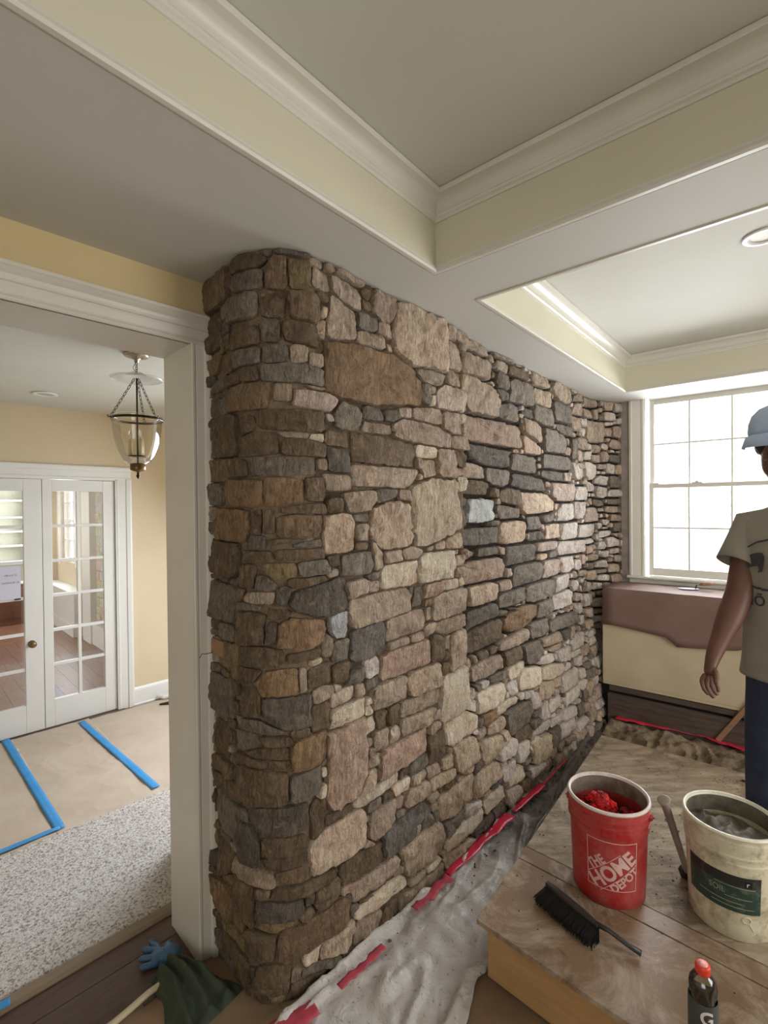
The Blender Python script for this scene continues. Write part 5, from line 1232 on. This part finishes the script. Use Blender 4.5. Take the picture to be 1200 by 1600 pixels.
# ================================================================== THE PERSON at the right edge, standing on the platform
PO=Vector((1.60,1.86,PZ)); FD=Vector((-.70,-.714,0)); LD=Vector((.714,-.70,0))
def bw(x,f,z): return PO+LD*x+FD*f+Vector((0,0,z))
per=thing('person','person in printed grey-green t-shirt, jeans and pale blue cap, right arm hanging','person',PO)
def loc(p): return Vector(p)-PO
sk=mat_plain('brown_skin',rgb(112,76,62),rgb(98,66,54),.5,8,.08,80)
S_=on_y(1172,818,1.975); E_=on_y(1155,930,1.93); Wr=on_y(1114,1026,1.88)
HC=on_y(1223,690,1.82)
nd=[]; ed=[]
def nn(p,r,prev=None):
    nd.append((loc(p),r)); 
    if prev is not None: ed.append((prev,len(nd)-1))
    return len(nd)-1
pel=nn(bw(0,0,.94),(.15,.11)); sp1=nn(bw(0,0,1.10),(.13,.10),pel); sp2=nn(bw(0,0,1.28),(.15,.105),sp1); ch=nn(bw(0,-.01,1.40),(.13,.09),sp2); nk=nn(bw(-.01,0,1.50),.058,ch)
nk2=nn(bw(-.02,.03,1.56),.055,nk); hd=nn(HC+Vector((0,0,-.02)),(.084,.096),nk2); hd2=nn(HC+Vector((0,0,.06)),(.080,.090),hd)
chn=nn(HC+FD*.055+Vector((-.02,0,-.075)),.038,hd)
# right arm (towards the picture's left)
cl1=nn(bw(-.10,-.01,1.43),.075,ch); s1_=nn(S_,.054,cl1); a1=nn(S_.lerp(E_,.5),.051,s1_); e1=nn(E_,.051,a1); f1=nn(E_.lerp(Wr,.32),.053,e1); f2=nn(E_.lerp(Wr,.78),.034,f1); w1=nn(Wr,.029,f2)
pm0=nn(on_y(1110,1042,1.87),(.034,.020),w1); pm=nn(on_y(1106,1056,1.865),(.036,.018),pm0)
def finger(pts_,r,frm):
    pr=frm
    for k,(x,y,dd) in enumerate(pts_): pr=nn(on_y(x,y,dd),r*(1-.1*k),pr)
# left arm
S2=bw(.19,-.02,1.44); E2=bw(.25,.0,1.15); W2=bw(.24,.12,.93)
cl2=nn(bw(.10,-.01,1.43),.075,ch); s2_=nn(S2,.058,cl2); e2=nn(E2,.044,s2_); w2b=nn(W2,.026,e2); p2=nn(W2+Vector((0,-.01,-.07)),(.036,.02),w2b)
# legs
for sx_ in (-1,1):
    h_=nn(bw(.09*sx_,0,.88),.092,pel); k_=nn(bw(.11*sx_,.02,.49),.058,h_); c_=nn(bw(.115*sx_,-.01,.33),.054,k_); an=nn(bw(.12*sx_,-.02,.09),.038,c_); ft=nn(bw(.13*sx_,.11,.04),.036,an)
body=skin('body',nd,ed,sk,per,2,root=pel)
# fingers: each its own short chain rooted inside the palm
def fing(pts_,r):
    n_=[(loc(on_y(x,y,dd)),r*(1-.09*k)) for k,(x,y,dd) in enumerate(pts_)]; return skin('finger',n_,[(i,i+1) for i in range(len(n_)-1)],sk,per,2)
fing([(1103,1052,1.865),(1096,1063,1.86),(1100,1077,1.85),(1108,1086,1.84)],.0098)
fing([(1107,1054,1.86),(1104,1070,1.85),(1109,1083,1.84),(1116,1091,1.835)],.0100)
fing([(1111,1054,1.855),(1112,1071,1.845),(1117,1082,1.835),(1122,1087,1.83)],.0096)
fing([(1115,1053,1.85),(1119,1067,1.84),(1122,1076,1.835),(1123,1082,1.83)],.0086)
fing([(1112,1040,1.86),(1118,1050,1.835),(1120,1060,1.825),(1118,1068,1.82)],.0110)
for k,dx_ in enumerate((-.025,-.008,.009,.026)):
    q=W2+Vector((0,-.01,-.08))+LD*dx_; n_=[(loc(q),.0098),(loc(q+Vector((0,0,-.035))),.009),(loc(q+FD*-.012+Vector((0,0,-.062-.004*(k%3)))),.0082)]; skin('finger',n_,[(0,1),(1,2)],sk,per,2)
q=W2+Vector((0,0,-.03)); skin('finger',[(loc(q),.011),(loc(q+FD*.03-LD*.02+Vector((0,0,-.02))),.0105),(loc(q+FD*.035-LD*.03+Vector((0,0,-.05))),.009)],[(0,1),(1,2)],sk,per,2)
# face
HF=Vector((-.90,-.42,-.10)).normalized(); HS=Vector((-HF.y,HF.x,0)).normalized()
def hp(s,f,z): return loc(HC+HS*s+HF*f+Vector((0,0,z)))
MB().lathe([(.001,0),(.009,.002),(.012,.008),(.009,.016),(.001,.018)],12,Matrix.Translation(hp(0,.085,-.018))@HF.to_track_quat('Z','Y').to_matrix().to_4x4()).build('nose',sk,parent=per,smooth=True)
ew=mat_plain('eye_white',rgb(220,214,206),None,.3,4,0)
for s in (-.03,.03):
    MB().lathe([(.001,-.008),(.008,-.006),(.011,0),(.008,.006),(.001,.008)],12,Matrix.Translation(hp(s,.078,.012))).build('eye',ew,parent=per,smooth=True)
MB().tube([hp(-.024,.072,-.062),hp(0,.084,-.060),hp(.024,.072,-.062)],[.003,.005,.003],8).build('mouth',mat_plain('lips',rgb(120,70,62),None,.5,4,0),parent=per,smooth=True)
for s in (-.082,.082):
    MB().lathe([(.001,-.006),(.020,-.006),(.026,.0),(.022,.006),(.001,.003)],14,Matrix.Translation(hp(s,-.005,-.008))@HS.to_track_quat('Z','Y').to_matrix().to_4x4()@Matrix.Scale(1.3,4,(0,1,0))).build('ear',sk,parent=per,smooth=True)
MB().lathe([(.07,-.05),(.089,-.02),(.094,.02),(.09,.04)],24,Matrix.Translation(hp(0,-.012,.0))).build('hair',mat_plain('dark_hair',rgb(50,42,38),None,.8,30,.5),parent=per,smooth=True)
capm=mat_plain('pale_blue_cap_cloth',rgb(184,202,228),rgb(170,190,220),.8,14,.3,90)
dm=[(.106,.012),(.108,.03),(.106,.06),(.096,.09),(.074,.115),(.04,.130),(.001,.134)]
cp_=MB().lathe(dm,36,Matrix.Translation(hp(0,-.004,.012))).build('cap',capm,parent=per,smooth=True); s=cp_.modifiers.new('t','SOLIDIFY'); s.thickness=.003
bmv=[]; nb_=14; mbb=MB()
for i in range(nb_+1):
    a=R(-62+124*i/nb_); o1=HS*math.sin(a)+HF*math.cos(a); o1.z=0
    r_out=.106+.045*math.cos(a*1.25)
    bmv += [loc(HC+o1*.100+Vector((0,0,.030))),loc(HC+o1*((.106+r_out)/2)+Vector((0,0,.020))),loc(HC+o1*r_out+Vector((0,0,-.022)))]
mbb.add(bmv,[(i*3+k,(i+1)*3+k,(i+1)*3+k+1,i*3+k+1) for i in range(nb_) for k in range(2)])
b_=mbb.build('cap_brim',capm,smooth=True); b_.parent=cp_; s=b_.modifiers.new('t','SOLIDIFY'); s.thickness=.003
# shirt
shm=mat_plain('grey_green_jersey',rgb(150,144,132),rgb(134,130,116),.9,6,.35,30)
SR=[(.83,.200,.140),(.90,.192,.132),(1.00,.186,.126),(1.10,.188,.126),(1.20,.198,.132),(1.30,.210,.136),(1.38,.214,.130),(1.44,.196,.112),(1.475,.150,.098),(1.50,.098,.088),(1.515,.078,.080)]
def srad(z):
    for a,b in zip(SR,SR[1:]):
        if a[0]<=z<=b[0]:
            t=(z-a[0])/(b[0]-a[0]); return a[1]+(b[1]-a[1])*t,a[2]+(b[2]-a[2])*t
    return SR[-1][1:] if z>1.5 else SR[0][1:]
mb=MB(); vs=[]; seg=56; zs_=[.83+(1.515-.83)*i/44 for i in range(45)]
for z in zs_:
    hx,hy=srad(z)
    for k in range(seg):
        a=2*math.pi*k/seg; wv=1+.02*noise.noise(Vector((math.cos(a)*3,math.sin(a)*3,z*5)))*(2-z)+.012*math.sin(a*7+z*9)*max(0,1.2-z)
        x=hx*math.cos(a)*wv; f=hy*math.sin(a)*wv; vs.append(loc(bw(x,f,z)))
mb.add(vs,[(i*seg+k,i*seg+(k+1)%seg,(i+1)*seg+(k+1)%seg,(i+1)*seg+k) for i in range(44) for k in range(seg)])
shirt=mb.build('shirt',shm,parent=per,smooth=True); s=shirt.modifiers.new('t','SOLIDIFY'); s.thickness=.003
def sleeve(S,E,inn,droop):
    d=(E-S).normalized(); pts_=[inn,S.lerp(inn,.45),S+Vector((0,0,.006)),S+d*.06,S+d*.12,S+d*.165]; rr=[.082,.074,.064,.061,.064,.067]
    mb=MB(); mb.tube([loc(p) for p in pts_],rr,24); mb.f=[f for f in mb.f if len(f)==4]; o=mb.build('sleeve',shm,smooth=True); o.parent=shirt; q=o.modifiers.new('t','SOLIDIFY'); q.thickness=.003
sleeve(S_+Vector((0,0,-.012)),E_+(S_-E_)*.0+Vector((-.07,0,0)),bw(-.09,-.01,1.415),0); sleeve(S2,E2,bw(.09,-.01,1.40),0)
# print on the shirt front
tab=[]
for i in range(170):
    lx_=-.21+.40*i/169
    for j in range(170):
        z=.90+.55*j/169; hx,hy=srad(z)
        if abs(lx_)>hx*.985: continue
        f=hy*math.sqrt(max(0,1-(lx_/hx)**2)); q=proj(bw(lx_,f,z)); tab.append((q[0],q[1],lx_,z))
tab=np.array(tab)
def onshirt(px,py):
    k=np.argmin((tab[:,0]-px)**2+(tab[:,1]-py)**2); return tab[k,2],tab[k,3]
def sp3(lx_,z,off=.006):
    hx,hy=srad(z); hx+=off; hy+=off; lx_=max(-hx*.98,min(hx*.98,lx_)); return loc(bw(lx_,hy*math.sqrt(max(0,1-(lx_/hx)**2)),z))
dki=mat_plain('dark_shirt_print',rgb(58,58,60),rgb(70,70,70),.8,20,0)
def decal_poly(pts_,name,mat):
    bm=bmesh.new(); vs=[bm.verts.new((x,z,0)) for x,z in pts_]; bm.faces.new(vs); bmesh.ops.triangulate(bm,faces=bm.faces)
    for _ in range(3):
        es=[e for e in bm.edges if e.calc_length()>.015]
        if es: bmesh.ops.subdivide_edges(bm,edges=es,cuts=1); bmesh.ops.triangulate(bm,faces=bm.faces)
    for v in bm.verts: v.co=sp3(v.co.x,v.co.y)
    me=bpy.data.meshes.new(name); bm.to_mesh(me); bm.free(); me.materials.append(mat); o=bpy.data.objects.new(name,me); C.objects.link(o); o.parent=shirt
def to_s(L): return [onshirt(*p) for p in L]
cenL=onshirt(1196,880); 
def arc(a0,a1,cx,cy,rx,ry,w_):
    o=[onshirt(cx+math.cos(R(a0+(a1-a0)*k/20))*rx,cy-math.sin(R(a0+(a1-a0)*k/20))*ry) for k in range(21)]
    i=[(x,z-w_) for x,z in o]; return o+i[::-1]
decal_poly(arc(165,70,1212,885,64,44,.007),'print_arc',dki)
decal_poly(arc(212,262,1212,885,60,36,.009),'print_arc',dki)
decal_poly([onshirt(*p) for p in ((1155,883),(1162,876),(1167,869),(1176,865),(1185,863),(1192,864),(1195,870),(1194,880),(1192,893),(1184,894),(1186,889),(1184,884),(1174,885),(1162,888))],'print_silhouette',dki)
o_=onshirt(1180,936)
bm=textmesh('MŌ',.075,.050,.03)
bmesh.ops.triangulate(bm,faces=bm.faces)
for v in bm.verts: v.co=sp3(v.co.x+o_[0]-.004,v.co.y+o_[1])
me=bpy.data.meshes.new('lettering'); bm.to_mesh(me); bm.free(); me.materials.append(dki); o=bpy.data.objects.new('lettering',me); C.objects.link(o); o.parent=shirt
# jeans
jm=mat_plain('dark_blue_denim',rgb(44,54,78),rgb(34,42,62),.85,20,.4,120)
jn=[(loc(bw(0,0,.93)),(.158,.118)),(loc(bw(0,0,.88)),(.16,.12))]; je=[(0,1)]
for sx_ in (-1,1):
    n0=len(jn); jn += [(loc(bw(.088*sx_,0,.80)),.105),(loc(bw(.108*sx_,.018,.50)),.078),(loc(bw(.114*sx_,-.008,.30)),.072),(loc(bw(.118*sx_,-.015,.07)),.066)]; je += [(1,n0),(n0,n0+1),(n0+1,n0+2),(n0+2,n0+3)]
skin('jeans',jn,je,jm,per,2)
bo=mat_plain('brown_boot_leather',rgb(96,70,48),rgb(80,58,40),.6,10,.2)
for sx_ in (-1,1):
    skin('boot',[(loc(bw(.12*sx_,-.02,.10)),.056),(loc(bw(.12*sx_,-.02,.052)),.05),(loc(bw(.125*sx_,.07,.046)),.046),(loc(bw(.13*sx_,.16,.042)),.040)],[(0,1),(1,2),(2,3)],bo,per,2)
